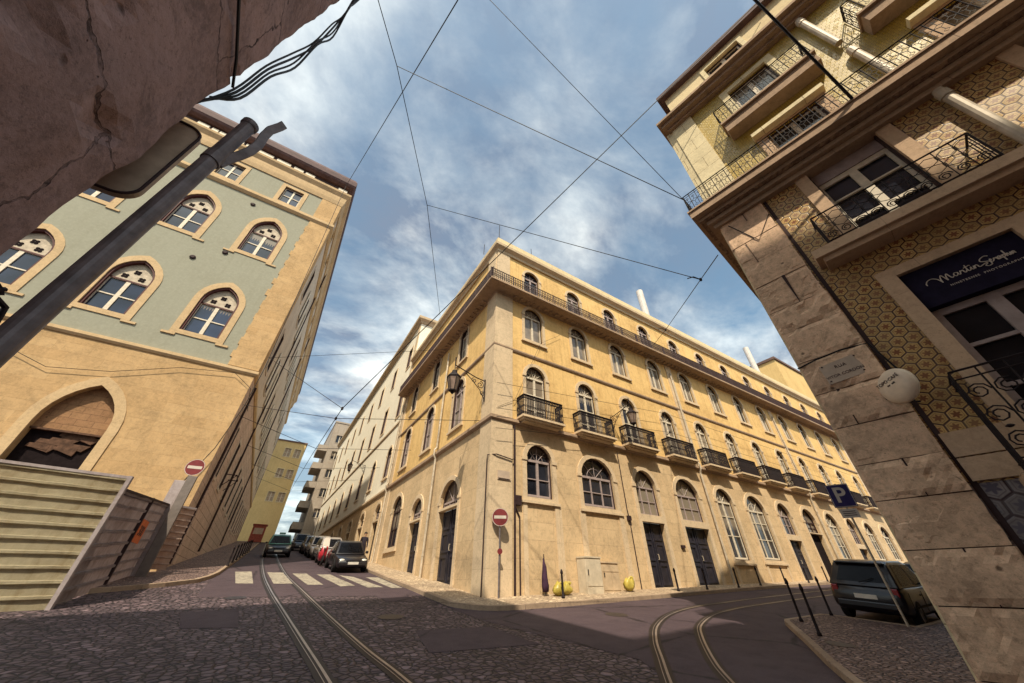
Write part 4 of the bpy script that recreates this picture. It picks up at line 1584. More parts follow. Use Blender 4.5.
for y, z0, z1 in ((20.4, 2.2, 28.9), (12.0, 1.2, 10.3), (34, 3.5, 28.9)):
    bm = bmesh.new()
    tube(bm, [FS.P(y, z0, .12), FS.P(y, z1, .12)], .06, 8)
    obj('downpipe', bm, M['iron_brown'], LB, world=True)
bm = bmesh.new()
tube(bm, [FS.P(17.6, 6.4, .02), FS.P(17.6, 6.4, .6), FS.P(19.4, 6.4, .6), FS.P(19.4, 6.4, .02)], .03, 5)
tube(bm, [FS.P(17.6, 5.7, .02), FS.P(17.6, 6.4, .6), FS.P(19.4, 6.4, .6), FS.P(19.4, 5.7, .02)], .025, 5)
obj('wall_bracket', bm, M['iron_brown'], LB, world=True)

from mathutils import noise as mnoise
# ------------------------------------------------------------------ tiled corner building on the right
RBZ = R(-81.373)
E0 = (1.564, -10.333, 0)
FB = Fr(E0, RBZ)
RB = thing('tiled_building', 'near right building with brown hexagonal tiles and pitted stone corner pillar', 'building', (3, -13, -1.1))


def fbox(bm, fr, s0, s1, z0, z1, o0, o1):
    prism(bm, fr.P, rect(s0, s1, z0, z1), o0, o1)


SE = 16.0
wc = [2.72, 6.05, 9.4, 12.7]
hol = []
for c in wc:
    hol.append(rect(c - .67, c + .67, 6.27, 8.8))
    hol.append(rect(c - .71, c + .71, 1.72, 5.2))
bm = bmesh.new()
wall_holes(bm, FB.P, rect(1.0, SE, 1.63, 9.12), hol, .28)
obj('tiled_wall', bm, M['tile'], RB, world=True)
bm = bmesh.new()
prism(bm, FB.P, rect(1.0, SE, -2.5, 1.63), -.2, 0)
obj('lower_tiled_wall', bm, M['tile_low'], RB, world=True)
bm = bmesh.new()
for a, b in ((1.12, 1.80), (3.65, 5.1), (6.97, 8.45), (10.3, 11.7)):
    for z0, z1 in ((1.66, 1.98), (2.0, 2.36)):
        fbox(bm, FB, a + random.uniform(0, .03), b, z0, z1, -.02, .045)
obj('stone_band', bm, M['rb_trim'], RB, world=True)
# the corner pillar, with a chipped uneven arris


def chipped(bm, s0, s1, z0, z1, o1, back, step=.16, amp=.02):
    n_ = max(2, int((z1 - z0) / step))
    rows = []
    for i in range(n_ + 1):
        z = z0 + (z1 - z0) * i / n_
        j = lambda: random.uniform(-amp, amp) * (1.8 if random.random() < .12 else .7)
        a = j()
        pts = [(s0 + .0 + a * .2, -back), (s0 + a, o1 - .025 + a), (s0 + .03 + abs(a), o1), ((s0 + s1) / 2, o1 + random.uniform(-.004, .004)), (s1 - .01 + j() * .6, o1), (s1, -.1)]
        rows.append([bm.verts.new(FB.P(p, z, o)) for p, o in pts])
    for a, b in zip(rows, rows[1:]):
        for k in range(len(a) - 1):
            bm.faces.new((a[k], a[k + 1], b[k + 1], b[k]))
    bm.faces.new(rows[0]); bm.faces.new(rows[-1][::-1])


bm = bmesh.new()
zz_ = [-2.5, -1.2, -.55, .2, .86, 1.54, 2.1, 2.76, 3.44, 4.15, 4.9, 5.5, 6.3, 7.0, 7.75, 8.4, 9.1]
for z0, z1 in zip(zz_, zz_[1:]):
    chipped(bm, random.uniform(-.012, .012), 1.08 + random.uniform(-.015, .015), z0 + .007, z1 - .007, .07 + random.uniform(-.008, .01), .9)
bm.faces.ensure_lookup_table()
ns_, step = 14, .085
for z0, z1 in zip(zz_, zz_[1:]):
    nz_ = max(3, int((z1 - z0) / step))
    tilt = random.uniform(-.006, .006)
    grid = []
    for i in range(nz_ + 1):
        row = []
        for j in range(ns_ + 1):
            s_ = .012 + 1.05 * j / ns_
            z = z0 + .008 + (z1 - z0 - .016) * i / nz_
            p_ = Vector((s_ * 2.1, z * 2.1, 3.3))
            h_ = mnoise.fractal(p_, 1.0, 2.2, 5) * .016
            g_ = mnoise.noise(Vector((s_ * 3.3, z * 3.3, 9.1)))
            if g_ > .34:
                h_ -= min(.05, (g_ - .34) * .35)
            ed = min(i, nz_ - i, j, ns_ - j)
            if ed == 0:
                h_ -= random.uniform(.012, .05)
            elif ed == 1 and random.random() < .3:
                h_ -= random.uniform(.0, .02)
            row.append(bm.verts.new(FB.P(s_, z, .088 + h_ + tilt * j)))
        grid.append(row)
    for a_, b_ in zip(grid, grid[1:]):
        for j in range(ns_):
            bm.faces.new((a_[j], a_[j + 1], b_[j + 1], b_[j]))
bmesh.ops.remove_doubles(bm, verts=bm.verts, dist=.0001)
obj('corner_pillar', bm, M['pillar'], RB, world=True)
bm = bmesh.new()
prism(bm, FB.P, rect(.03, 1.06, -2.5, 9.1), -.8, .055)
for i, (z0, z1) in enumerate(zip(zz_, zz_[1:])):
    if i % 2 == 1 and not 3.4 < z0 < 4.2:
        s_ = random.choice((.34, .6, .72))
        prism(bm, FB.P, [(s_, z0), (s_ + .012, z0), (s_ + .012 + random.uniform(-.03, .03), z1), (s_ - random.uniform(.0, .03), z1)], .0, .098)
obj('pillar_joint', bm, M['ink'], RB, world=True)
bm = bmesh.new()
prism(bm, lambda a, z, o: Vector((1.6 + a, -10.30 - o, z)), rect(0, 34, -3, 14.6), 0, .4)
prism(bm, FB.P, rect(.9, SE, 9.12, 9.13), -6, -.3)
obj('end_wall', bm, M['pillar_up'], RB, world=True)
bm = bmesh.new()
prism(bm, FB.P, rect(1.09, 1.16, -2, 9.0), -.01, .006)
obj('wall_joint', bm, M['ink'], RB, world=True)
# French windows with stone frames
for c in wc:
    k = Kit()
    bm = bmesh.new()
    d0 = -.24
    w, h = 1.34, 2.1
    for s_, t in ((-.62, .055), (0, .075), (.62, .055)):
        bar(bm, s_ - t, s_ + t, .04, h - .03, d0, d0 + .06)
    for z_, t in ((.09, .09), (.72, .035), (1.42, .022), (h - .07, .07)):
        bar(bm, -.62, .62, z_ - t, z_ + t, d0, d0 + .05)
    win = mesh_of('window', bm, M['win_white'])
    subs = []
    bm = bmesh.new(); fill(bm, [rect(-.67, .67, 0, 2.12)], L0, -.265)
    subs.append(('pane', mesh_of('pane', bm, M['glass'])))
    bm = bmesh.new(); bar(bm, -.668, .668, 2.1, 2.528, -.24, -.16)
    subs.append(('blind_box', mesh_of('blind_box', bm, M['win_grey'])))
    bm = bmesh.new()
    for sg in (-1, 1):
        bar(bm, sg * .669 - (.05 if sg > 0 else 0), sg * .669 + (.05 if sg < 0 else 0), .0, 2.529, -.15, -.05)
    bar(bm, -.618, .618, 2.48, 2.529, -.15, -.05)
    subs.append(('frame', mesh_of('frame', bm, M['win_dark'])))
    bm = bmesh.new()
    g = .23
    ring(bm, L0, rect(-.67 - g, .67 + g, -.005, 2.53 + .2), rect(-.655, .655, .0, 2.515), -.05, .055)
    subs.append(('stone_surround', mesh_of('stone_surround', bm, M['rb_trim'])))
    k.parts.append(('window', win, subs))
    k.place(RB, FB, c, 6.27)
    bm = bmesh.new()
    for (s0, s1, z0, z1, o1) in ((-1.5, 1.42, 6.05, 6.262, .46), (-1.4, 1.34, 5.93, 6.05, .38)):
        fbox(bm, FB, c + s0, c + s1, z0, z1, -.02, o1)
    b = obj('balcony', bm, M['rb_trim'], RB, world=True)
    bm = bmesh.new()
    s0, s1 = c - 1.15, c + 1.22
    P = FB.P
    O = .4

    def curl(bm, cs, cz, r_, t=.011):
        pts = []
        for q in range(15):
            a = q / 14 * 3.4 * PI
            rr = r_ * (1 - .72 * q / 14)
            pts.append(P(cs + rr * math.cos(a), cz + rr * math.sin(a), O))
        tube(bm, pts, t, 4)
    for (pp) in ([P(s0, 7.12, O), P(s1, 7.12, O)], [P(s0, 6.34, O), P(s1, 6.34, O)], [P(s0, 6.27, O), P(s0, 7.12, O)], [P(s1, 6.27, O), P(s1, 7.12, O)],
                 [P(s0, 7.12, O), P(s0, 7.12, .0)], [P(s1, 7.12, O), P(s1, 7.12, .0)], [P(s0, 6.34, O), P(s0, 6.34, 0)], [P(s1, 6.34, O), P(s1, 6.34, 0)]):
        tube(bm, pp, .018, 5)
    nn = 10
    for i in range(nn):
        cs = s0 + (s1 - s0) * (i + .5) / nn
        curl(bm, cs, 6.47, .095)
        tube(bm, [P(cs + .118, 6.34, O), P(cs + .118, 7.12, O)], .008, 4)
        # interlaced hexagons above the scrolls
        for zc in (6.7, 6.92):
            rr = .118
            pts = [P(cs + rr * math.cos(PI / 6 + q * PI / 3), zc + rr * math.sin(PI / 6 + q * PI / 3), O) for q in range(6)]
            tube(bm, pts, .008, 3, True)
    for sx in (s0, s1):
        for i in range(1, 4):
            o_ = O * i / 4
            tube(bm, [P(sx, 6.3, o_), P(sx, 7.12, o_)], .009, 4)
    obj('railing', bm, M['iron'], b, world=True)
# shop opening
for c in wc:
    first = c < 3
    bm = bmesh.new()
    ring(bm, FB.P, rect(c - .94, c + .94, 1.66, 5.38), rect(c - .70, c + .70, 1.7, 5.19), -.05, .06)
    sm = obj('shop_surround', bm, M['rb_trim'], RB, world=True)
    bm = bmesh.new()
    d = -.2
    for s_, t in ((c - .64, .055), (c, .085), (c + .64, .055)):
        fbox(bm, FB, s_ - t, s_ + t, 1.74, 4.34, d, d + .06)
    for z_, t in ((4.31, .06), (3.62, .03), (2.9, .03), (1.95, .2)):
        fbox(bm, FB, c - .69, c + .69, z_ - t, z_ + t, d + .001, d + .05)
    sd_ = obj('shop_window', bm, M['win_grey'], RB, world=True)
    bm = bmesh.new(); fill(bm, [rect(c - .71, c + .71, 1.72, 4.4)], FB.P, d - .02)
    obj('pane', bm, M['carglass'], sd_, world=True)
    bm = bmesh.new(); fbox(bm, FB, c - .695, c + .695, 4.39, 5.18, -.2, -.03)
    sp = obj('fascia', bm, M['shop_navy'], RB, world=True)
    if first:
        # handwriting-style lettering traced as strokes
        bm = bmesh.new()

        def stroke(pts, r_=.0075):
            q = [Vector((a, z, 0)) for a, z in pts]
            out = []
            for i in range(len(q) - 1):
                p0, p1, p2, p3 = q[max(i - 1, 0)], q[i], q[i + 1], q[min(i + 2, len(q) - 1)]
                for k_ in range(5):
                    t = k_ / 5
                    out.append(.5 * ((2 * p1) + (-p0 + p2) * t + (2 * p0 - 5 * p1 + 4 * p2 - p3) * t * t + (-p0 + 3 * p1 - 3 * p2 + p3) * t ** 3))
            out.append(q[-1])
            tube(bm, [FB.P(2.24 + p.x * .715, 4.80 + p.y * .70, -.022) for p in out], r_, 4)
        stroke([(.0, .0), (.0, .05), (.05, .12), (.13, .14), (.2, .08), (.235, -.03), (.24, -.06), (.25, .05), (.29, .14), (.32, .02), (.335, -.05), (.345, .05), (.38, .13), (.40, .02), (.42, -.03), (.45, .0)])  # M
        stroke([(.53, .06), (.49, .07), (.465, .02), (.49, -.025), (.525, .01), (.535, .06), (.535, .0), (.555, -.02), (.575, .03), (.585, .07), (.60, .05), (.625, .06), (.63, .0), (.65, -.02), (.68, .03)])  # ar
        stroke([(.70, .17), (.69, .05), (.695, -.01), (.72, -.015), (.745, .03), (.755, .065), (.755, .0), (.775, -.015), (.795, .03), (.80, .065), (.80, -.02), (.815, .045), (.84, .065), (.855, .04), (.86, -.01), (.88, -.02), (.95, .01), (1.0, .02)])  # tin
        stroke([(.655, .10), (.76, .125)])
        stroke([(.758, .11), (.762, .115)], .009)
        stroke([(1.08, .17), (1.03, .2), (.95, .16), (.93, .1), (.98, .06), (1.04, .02), (1.035, -.06), (.98, -.08), (.95, -.04), (1.0, .0)])  # S
        stroke([(1.04, .02), (1.075, .05), (1.06, .075), (1.05, .03), (1.07, -.01), (1.1, .02), (1.115, .065), (1.13, .045), (1.15, .06), (1.155, .0), (1.175, -.01), (1.205, .05), (1.18, .065), (1.165, .02), (1.18, -.015), (1.205, .02), (1.21, .06), (1.21, .0), (1.23, -.01)])  # era
        stroke([(1.235, .07), (1.24, -.1)]); stroke([(1.24, .04), (1.265, .065), (1.275, .03), (1.255, -.005), (1.24, .0)])  # p
        stroke([(1.285, .17), (1.29, -.01), (1.30, .045), (1.315, .06), (1.325, .0), (1.34, -.01), (1.355, .06), (1.355, .0), (1.37, -.01), (1.375, .06), (1.38, -.01), (1.39, .05), (1.405, .055), (1.41, .0), (1.42, -.01)])  # hin
        obj('signature', bm, M['sign_white'], sp, world=True)
        text('NINETEENSE  PHOTOGRAPHY', .05, M['sign_white'], sp, FB, 2.86, 4.66, -.028, spacing=1.25, ext=.002, rot=0.0)
# shop balcony railing
bm = bmesh.new()
O = .55
s0, s1 = 1.62, 4.0
P = FB.P
for z in (1.62, 1.78, 2.92, 3.05):
    tube(bm, [P(s0, z, .0), P(s0, z, O), P(s1, z, O), P(s1, z, 0)], .017 if z > 3 else .012, 5)
for i in range(9):
    cs = s0 + (s1 - s0) * (i + .5) / 9
    for zc, r_ in ((2.0, .12), (2.35, .13), (2.7, .12)):
        pts = [P(cs + r_ * (1 - .7 * q / 14) * math.cos(q / 14 * 3.4 * PI + i), zc + r_ * (1 - .7 * q / 14) * math.sin(q / 14 * 3.4 * PI + i), O) for q in range(15)]
        tube(bm, pts, .010, 4)
    tube(bm, [P(cs - .132, 1.62, O), P(cs - .132, 3.05, O)], .011, 4)
    if i % 3 == 0:
        lathe(bm, [(.02, -.02), (.05, 0), (.02, .02)], 6, P(cs, 2.18, O))
for i in range(1, 4):
    for sx in (s0, s1):
        tube(bm, [P(sx, 1.62, O * i / 4), P(sx, 3.05, O * i / 4)], .010, 4)
sb = bmesh.new()
fbox(sb, FB, s0 - .1, s1 + .1, 1.44, 1.61, -.02, .62)
bb = obj('shop_balcony', sb, M['rb_trim'], RB, world=True)
obj('railing', bm, M['iron'], bb, world=True)
# long balcony slab, mouldings and railing
bm = bmesh.new()
for (sa, z0, z1, o1) in ((-.1, 8.72, 8.86, .16), (-.2, 8.862, 9.0, .28), (-.32, 9.002, 9.12, .42), (-.43, 9.122, 9.36, .62), (-.46, 9.362, 9.42, .66)):
    prism(bm, lambda a, b, o: FB.P(a, o, b), [(sa, o1), (SE, o1), (SE, -.2), (1.2, -.2), (1.2, -7), (sa, -7)], z0, z1)
sl_ = obj('balcony_slab', bm, M['trim_red'], RB, world=True)
bm = bmesh.new()


def cross_rail(bm, P2, n_, z0, z1, t=.010):
    for zc, q in ((z1, 1.9), (z1 - .09, 1.0), (z0 + .05, 1.2)):
        tube(bm, [P2(0, zc), P2(1, zc)], t * q, 4)
    for i in range(n_ + 1):
        a = i / n_
        tube(bm, [P2(a, z0), P2(a, z1)], t * (1.1 if i % 2 else .9), 4)
        if i < n_:
            m, d = (i + .5) / n_, .5 / n_
            zc = (z0 + z1) / 2
            tube(bm, [P2(m - d * .9, zc), P2(m, zc + .06), P2(m + d * .9, zc), P2(m, zc - .06)], t * .9, 3, True)
            for zq in (z0 + .16, z1 - .2):
                tube(bm, [P2(m - d * .5, zq), P2(m, zq + .045), P2(m + d * .5, zq), P2(m, zq - .045)], t * .7, 3, True)
            tube(bm, [P2(m, zc - .06), P2(m, z0 + .2)], t * .7, 3); tube(bm, [P2(m, zc + .06), P2(m, z1 - .16)], t * .7, 3)


cross_rail(bm, lambda q, z: FB.P(-.4 + (SE + .4) * q, z, .58), 96, 9.42, 10.2)
cross_rail(bm, lambda q, z: FB.P(-.4, z, .58 - 4 * q), 24, 9.42, 10.2)
obj('railing', bm, M['iron'], sl_, world=True)
# upper floors
c2 = [2.62, 5.95, 9.3, 12.6]
hol = []
for c in c2:
    hol.append(rect(c - .6, c + .6, 9.5, 11.0)); hol.append(rect(c - .58, c + .58, 12.2, 14.1))
bm = bmesh.new()
wall_holes(bm, FB.P, rect(.86, SE, 9.42, 14.55), hol, .25, -.03)
obj('upper_tiled_wall', bm, M['tile_up'], RB, world=True)
bm = bmesh.new()
fbox(bm, FB, .2, .9, 9.42, 14.55, -.5, .03)
prism(bm, FB.P, rect(.21, .22, 9.42, 14.55), -8, .0)
obj('upper_pillar', bm, M['pillar_up'], RB, world=True)
k2 = rect_kit(1.2, 1.5, surround=.22, rows=(.5,), trim=M['rb_trim'], pane=M['glass'])
k3 = rect_kit(1.16, 1.9, surround=.2, rows=(.5,), trim=M['pillar_up'], pane=M['glass'])
FB3 = Fr(FB.P(0, 0, -.03), RBZ)
for c in c2:
    k2.place(RB, FB3, c, 9.5); k3.place(RB, FB3, c, 12.2)
bm = bmesh.new()
for c in c2:
    fbox(bm, FB, c - .85, c + .85, 11.02, 11.16, -.02, .22)
obj('window_hood', bm, M['pillar_up'], RB, world=True)
for c in c2:
    bm = bmesh.new()
    fbox(bm, FB, c - 1.2, c + 1.15, 11.72, 12.1, -.02, .42); fbox(bm, FB, c - 1.24, c + 1.19, 12.102, 12.18, -.02, .5)
    b = obj('balcony', bm, M['trim_red'], RB, world=True)
    bm = bmesh.new()
    cross_rail(bm, lambda q, z: FB.P(c - 1.2 + 2.35 * q, z, .45), 14, 12.18, 13.0)
    cross_rail(bm, lambda q, z: FB.P(c - 1.2, z, .45 * (1 - q)), 3, 12.18, 13.0)
    cross_rail(bm, lambda q, z: FB.P(c + 1.15, z, .45 * (1 - q)), 3, 12.18, 13.0)
    obj('railing', bm, M['iron'], b, world=True)
bm = bmesh.new()
for (z0, z1, o1, sa) in ((14.5, 14.62, .15, .1), (14.622, 14.78, .34, -.02), (14.782, 14.9, .5, -.1)):
    prism(bm, lambda a, b, o: FB.P(a, o, b), [(sa, o1), (SE, o1), (SE, -.3), (1, -.3), (1, -8), (sa, -8)], z0, z1)
obj('cornice', bm, M['trim_red'], RB, world=True)
hol = [rect(c - .6, c + .6, 15.3, 16.6) for c in c2]
bm = bmesh.new()
wall_holes(bm, FB.P, rect(.5, SE, 14.9, 17.0), hol, .2, -.12)
prism(bm, FB.P, rect(.5, .51, 14.9, 17.0), -8, -.13)
obj('attic_wall', bm, M['cream'], RB, world=True)
k4 = rect_kit(1.2, 1.3, surround=.13, rows=(), trim=M['pillar_up'], pane=M['glass'])
FB4 = Fr(FB.P(0, 0, -.12), RBZ)
for c in c2:
    k4.place(RB, FB4, c, 15.3)
bm = bmesh.new()
prism(bm, lambda a, b, o: FB.P(a, o, b), [(.3, .12), (SE, .12), (SE, -8), (.3, -8)], 17.0, 17.25)
obj('roof', bm, M['slate'], RB, world=True)
for c, z0, z1, o in ((4.36, -1.2, 8.7, .1), (4.3, 9.42, 11.7, .08), (4.3, 12.2, 14.45, .08), (11.0, -1.2, 8.7, .1)):
    bm = bmesh.new()
    tube(bm, [FB.P(c, z0, o + .02), FB.P(c, z1, o + .02)], .085, 12)
    lathe(bm, [(.105, -.2), (.105, .0)], 12, FB.P(c, z1 - .1, o + .02))
    obj('downpipe', bm, M['galv'], RB, world=True, smooth=False)
# street name plaque
bm = bmesh.new()
q = [(.28, 3.93), (.87, 3.98), (.885, 3.58), (.295, 3.54)]
prism(bm, FB.P, q[::-1], .075, .135)
pq = obj('street_plaque', bm, M['marble'], RB, world=True)
bm = bmesh.new()
for s_, z in ((.325, 3.9), (.83, 3.935), (.84, 3.62), (.335, 3.585)):
    lathe(bm, [(.02, 0), (.014, .02)], 8, FB.P(s_, z, .13))
obj('bolt', bm, M['ink'], pq, world=True)
text('RUA', .085, M['ink'], pq, FB, .58, 3.84, .136, rot=R(3), ext=.003, spacing=1.1)
text('VITOR CORDON', .075, M['ink'], pq, FB, .585, 3.68, .136, rot=R(4), ext=.003, spacing=1.0)
# iron strap over the plaque and clamp bits
bm = bmesh.new()
tube(bm, [FB.P(-.03, 4.06, .08), FB.P(.3, 4.1, .13), FB.P(.7, 4.13, .13), FB.P(1.1, 4.1, .11), FB.P(1.2, 3.6, .05), FB.P(1.3, 3.1, .04)], .016, 5)
tube(bm, [FB.P(.2, 8.6, .09), FB.P(.6, 7.6, .09), FB.P(1.05, 8.2, .09)], .012, 5)
obj('fixing_cable', bm, M['cable'], RB, world=True)
# body of the building behind the facade
bm = bmesh.new()
prism(bm, lambda a, b, o: FB.P(a, o, b), [(.5, -.6), (SE, -.6), (SE, -9), (.5, -9)], -2.5, 17.0)
obj('rear_mass', bm, M['void'], RB, world=True)

# round projecting sign by the shop
dc = FB.P(1.22, 3.14, .0)
DS = thing('round_wall_sign', 'ivory round disc sign on a short arm beside the tiled wall and stone pillar', 'sign', dc)
base = Fr(FB.n * .12, RBZ - R(38))
bm = bmesh.new()
prof = [(.02, .335), (.12, .33), (.2, .315), (.265, .285), (.29, .25), (.29, .22), (.25, .215)]
rings_ = []
for r_, o in prof:
    rings_.append([bm.verts.new(base.P(r_ * math.cos(2 * PI * q / 40), r_ * math.sin(2 * PI * q / 40), o)) for q in range(40)])
for a, b in zip(rings_, rings_[1:]):
    strip(bm, a, b)
bm.faces.new(rings_[0]); bm.faces.new(rings_[-1][::-1])
obj('disc', bm, M['disc'], DS, smooth=True)
bm = bmesh.new()
b0 = Fr((0, 0, 0), RBZ)
tube(bm, [b0.P(-.33, -.1, .0), b0.P(-.33, -.1, .16), base.P(-.2, -.2, .2), base.P(.1, -.33, .2)], .018, 6)
lathe(bm, [(.05, -.02), (.05, .02)], 8, b0.P(-.33, -.1, .1))
obj('bracket', bm, M['iron'], DS)
text('TOPO·CAFÉ', .075, M['ink'], DS, Fr(dc + FB.n * .12, RBZ - R(38)), -.03, .1, .333, rot=R(8), ext=.003)
text('bar  café', .04, M['ink'], DS, Fr(dc + FB.n * .12, RBZ - R(38)), .0, .03, .338, rot=R(8), ext=.003)

# ------------------------------------------------------------------ dark stone building beside the camera, left
FN = Fr((-8.47, -9.62, 0), R(94))
NL = thing('dark_stone_building', 'dark weathered stone building nearest at top left, cables on its edge', 'building', (-10, -14, -1.6))
bm = bmesh.new()
zs_ = [-3, -1.5] + [-.6 + .115 * i for i in range(110)] + [13, 19.0]
ss_ = [-12.5, -8.0, -5.2] + [-4.6 + .115 * i for i in range(40)] + [-.03]
rows = []
for z in zs_:
    row = []
    e = .016 * mnoise.fractal(Vector((z * 2.2, 5.5, .3)), 1.0, 2.0, 3) - .012 * max(0, mnoise.noise(Vector((z * 1.1, 2.2, 8.0))))
    for s_ in ss_:
        h_ = 0.0
        if s_ > -5 and -.7 < z < 12.5:
            h_ = mnoise.fractal(Vector((s_ * 1.3, z * 1.3, 1.7)), 1.0, 2.1, 6) * .022
            g_ = mnoise.noise(Vector((s_ * 1.9 + 3, z * 1.9, 4.4)))
            if g_ > .38:
                h_ -= min(.06, (g_ - .38) * .4)
        if s_ == -.03:
            h_ += e
        row.append(bm.verts.new(FN.P(s_ + (e if s_ == -.03 else 0), z, h_)))
    row.append(bm.verts.new(FN.P(e, z, -.06)))
    row.append(bm.verts.new(FN.P(0, z, -14)))
    rows.append(row)
for a, b in zip(rows, rows[1:]):
    for k in range(len(a) - 1):
        bm.faces.new((a[k], a[k + 1], b[k + 1], b[k]))
prism(bm, lambda a, b, o: FN.P(a, o, b), [(-12.5, -.1), (-.1, -.1), (-.1, -14), (-12.5, -14)], 18.98, 19.0)
prism(bm, FN.P, rect(-12.5, -12.4, -3, 19), -14, -.1)
obj('wall', bm, M['nl_stone'], NL, world=True)
NB = thing('added_shade_block', 'plain dull yellow block, unseen, added behind the camera to cast shade', 'building', (-15, -30, -3))  # unseen block, added so the foreground and tiled building fall into shade
bm = bmesh.new()
prism(bm, lambda a, b, o: FN.P(a, o, b), [(-30, -.05), (-12.6, -.05), (-12.6, -13), (-30, -13)], -6, 27)
obj('wall', bm, M['yellow'], NB, world=True)
bm = bmesh.new()
prism(bm, lambda a, b, o: FN.P(a, o, b), [(-30.3, .3), (-12.5, .3), (-12.5, -13.3), (-30.3, -13.3)], 27.01, 27.4)
obj('roof', bm, M['roof'], NB, world=True)
bm = bmesh.new()
for z0, z1 in ((-1.6, .3), (.32, 1.86)):
    pass
prism(bm, FN.P, rect(-.34, -.16, 8.9, 9.5), -.01, .02)
prism(bm, FN.P, rect(-.75, -.55, 10.4, 11.0), -.01, .02)
obj('wall_niche', bm, M['ink'], NL, world=True)
# hanging cable bundles along the edge of that wall
bm = bmesh.new()
for j in range(4):
    o = .03 + j * .018
    pts = [FN.P(-.02 + .02 * j, 4.0 + .1 * j, -.05), FN.P(.02 + .02 * j, 4.6, o), FN.P(.05 + .03 * j, 5.4, o), FN.P(.14 + .05 * j, 6.2, o + .02),
           FN.P(.22 + .05 * math.sin(j * 2), 7.0, o + .04), FN.P(.16 + .05 * j, 7.8, o + .05), FN.P(.22 - .05 * j, 8.6, o + .03), FN.P(.06 + .02 * j, 9.6, o), FN.P(-.02, 12 + j, o), FN.P(-.03, 18, o)]
    sm_ = rail_path(pts, 5)
    pv = []
    for i in range(len(pts) - 1):
        p0, p1, p2, p3 = pts[max(i - 1, 0)], pts[i], pts[i + 1], pts[min(i + 2, len(pts) - 1)]
        for k_ in range(5):
            t = k_ / 5
            pv.append(.5 * ((2 * p1) + (-p0 + p2) * t + (2 * p0 - 5 * p1 + 4 * p2 - p3) * t * t + (-p0 + 3 * p1 - 3 * p2 + p3) * t ** 3))
    pv.append(pts[-1])
    tube(bm, pv, .011 + .002 * (j % 2), 5)
o = obj('cable_bundle', bm, M['cable'])
rebase(o, FN.P(0, 4.0, 0))
tagit(o, 'bundle of loose black cables sagging off the edge of the dark stone wall', 'cable')
bm = bmesh.new()
tube(bm, [FN.P(.0, 4.58, .02), FN.P(-.3, 4.6, .03), FN.P(-1.4, 4.56, .03), FN.P(-3, 4.6, .03), FN.P(-8, 4.65, .03)], .014, 5)
o = obj('cable', bm, M['cable'])
rebase(o, FN.P(0, 4.58, .02))
tagit(o, 'single black cable pinned straight across the dark stone wall', 'cable')
# flat brown panel sign fixed round the corner of that wall
bm = bmesh.new()
x0, x1, z0, z1, r_ = -9.3, -8.42, 2.85, 3.96, .13
lp = []
for cx, cz, a0 in ((x1 - r_, z1 - r_, 0), (x0 + r_, z1 - r_, 90), (x0 + r_, z0 + r_, 180), (x1 - r_, z0 + r_, 270)):
    for q in range(7):
        a = R(a0 + 15 * q)
        lp.append((cx + r_ * math.cos(a), cz + r_ * math.sin(a)))
prism(bm, lambda a, z, o: Vector((a, -9.42 + o, z)), lp, 0, .05)
PS = obj('panel_sign', bm, M['panel_brown'])
rebase(PS, (-8.8, -9.42, 2.7))
tagit(PS, 'plain brown panel with rounded corners projecting past the dark stone wall', 'sign')
bm = bmesh.new()
tube(bm, [Vector((p[0], -9.43, p[1])) for p in lp], .012, 5, True)
obj('rim', bm, M['iron_brown'], PS, world=True)
# wrought iron bracket low on the left
bm = bmesh.new()
bc = Vector((-8.50, -9.55, 1.72))
IB = Fr(bc, R(70))
def spiral(bm, c, r0, turns, a0, fr, off=0, t=.012, flip=1):
    pts = []
    for q in range(22):
        f_ = q / 21
        a = a0 + flip * f_ * turns * 2 * PI
        rr = r0 * (1 - .8 * f_)
        pts.append(fr.P(c[0] + rr * math.cos(a), c[1] + rr * math.sin(a), off))
    tube(bm, pts, t, 5)
tube(bm, [IB.P(-.3, -.02, 0), IB.P(.0, .06, 0), IB.P(.17, .02, 0), IB.P(.2, -.08, 0), IB.P(.12, -.16, 0)], .016, 6)
spiral(bm, (.03, .02), .09, 1.3, .5, IB)
spiral(bm, (-.12, -.04), .11, 1.4, 2.0, IB, flip=-1)
tube(bm, [IB.P(-.3, -.12, 0), IB.P(-.05, -.02, 0), IB.P(.1, .1, 0)], .014, 5)
o = obj('iron_bracket', bm, M['iron'])
rebase(o, bc)
tagit(o, 'scrolled black wrought iron bracket at the left edge behind the grey pole', 'bracket')

# grey pole beside the camera
a0, a1 = R(120.4), R(117.9)
cx, cy = -6.708, -12.288
pb = Vector((cx + 2.6 * math.cos(a0), cy + 2.6 * math.sin(a0), 0)); pb.z = gz(pb.x, pb.y)
pt = Vector((cx + 2.6 * math.cos(a1), cy + 2.6 * math.sin(a1), .4 + 2.6 * 1.24))
PO = thing('grey_pole', 'thick grey metal pole with a collar and bent flat arm, near left', 'pole', pb)
bm = bmesh.new()
dv = pt - pb
tube(bm, [Vector((0, 0, -.05)), dv * .5, dv], .052, 18)
obj('shaft', bm, M['pole'], PO, smooth=False)
bm = bmesh.new()
dn = dv.normalized()
tube(bm, [dv - dn * .06, dv - dn * .045, dv - dn * .005, dv], [.056, .062, .062, .056], 18)
tube(bm, [dv * .865, dv * .885], .06, 18)
obj('collar', bm, M['pole'], PO)
bm = bmesh.new()
sidev = Vector((.55, -.83, 0)).normalized()
side2 = Vector((.9, .45, 0)).normalized()
pts, hw = [], []
for t_, of in ((-.62, .04), (-.52, .06), (-.4, .09), (-.28, .115), (-.14, .125), (0, .11), (.12, .11), (.26, .14), (.33, .15)):
    pts.append(dv + dn * t_ + side2 * of)
rr = .028
for i, p in enumerate(pts):
    pass
vs = []
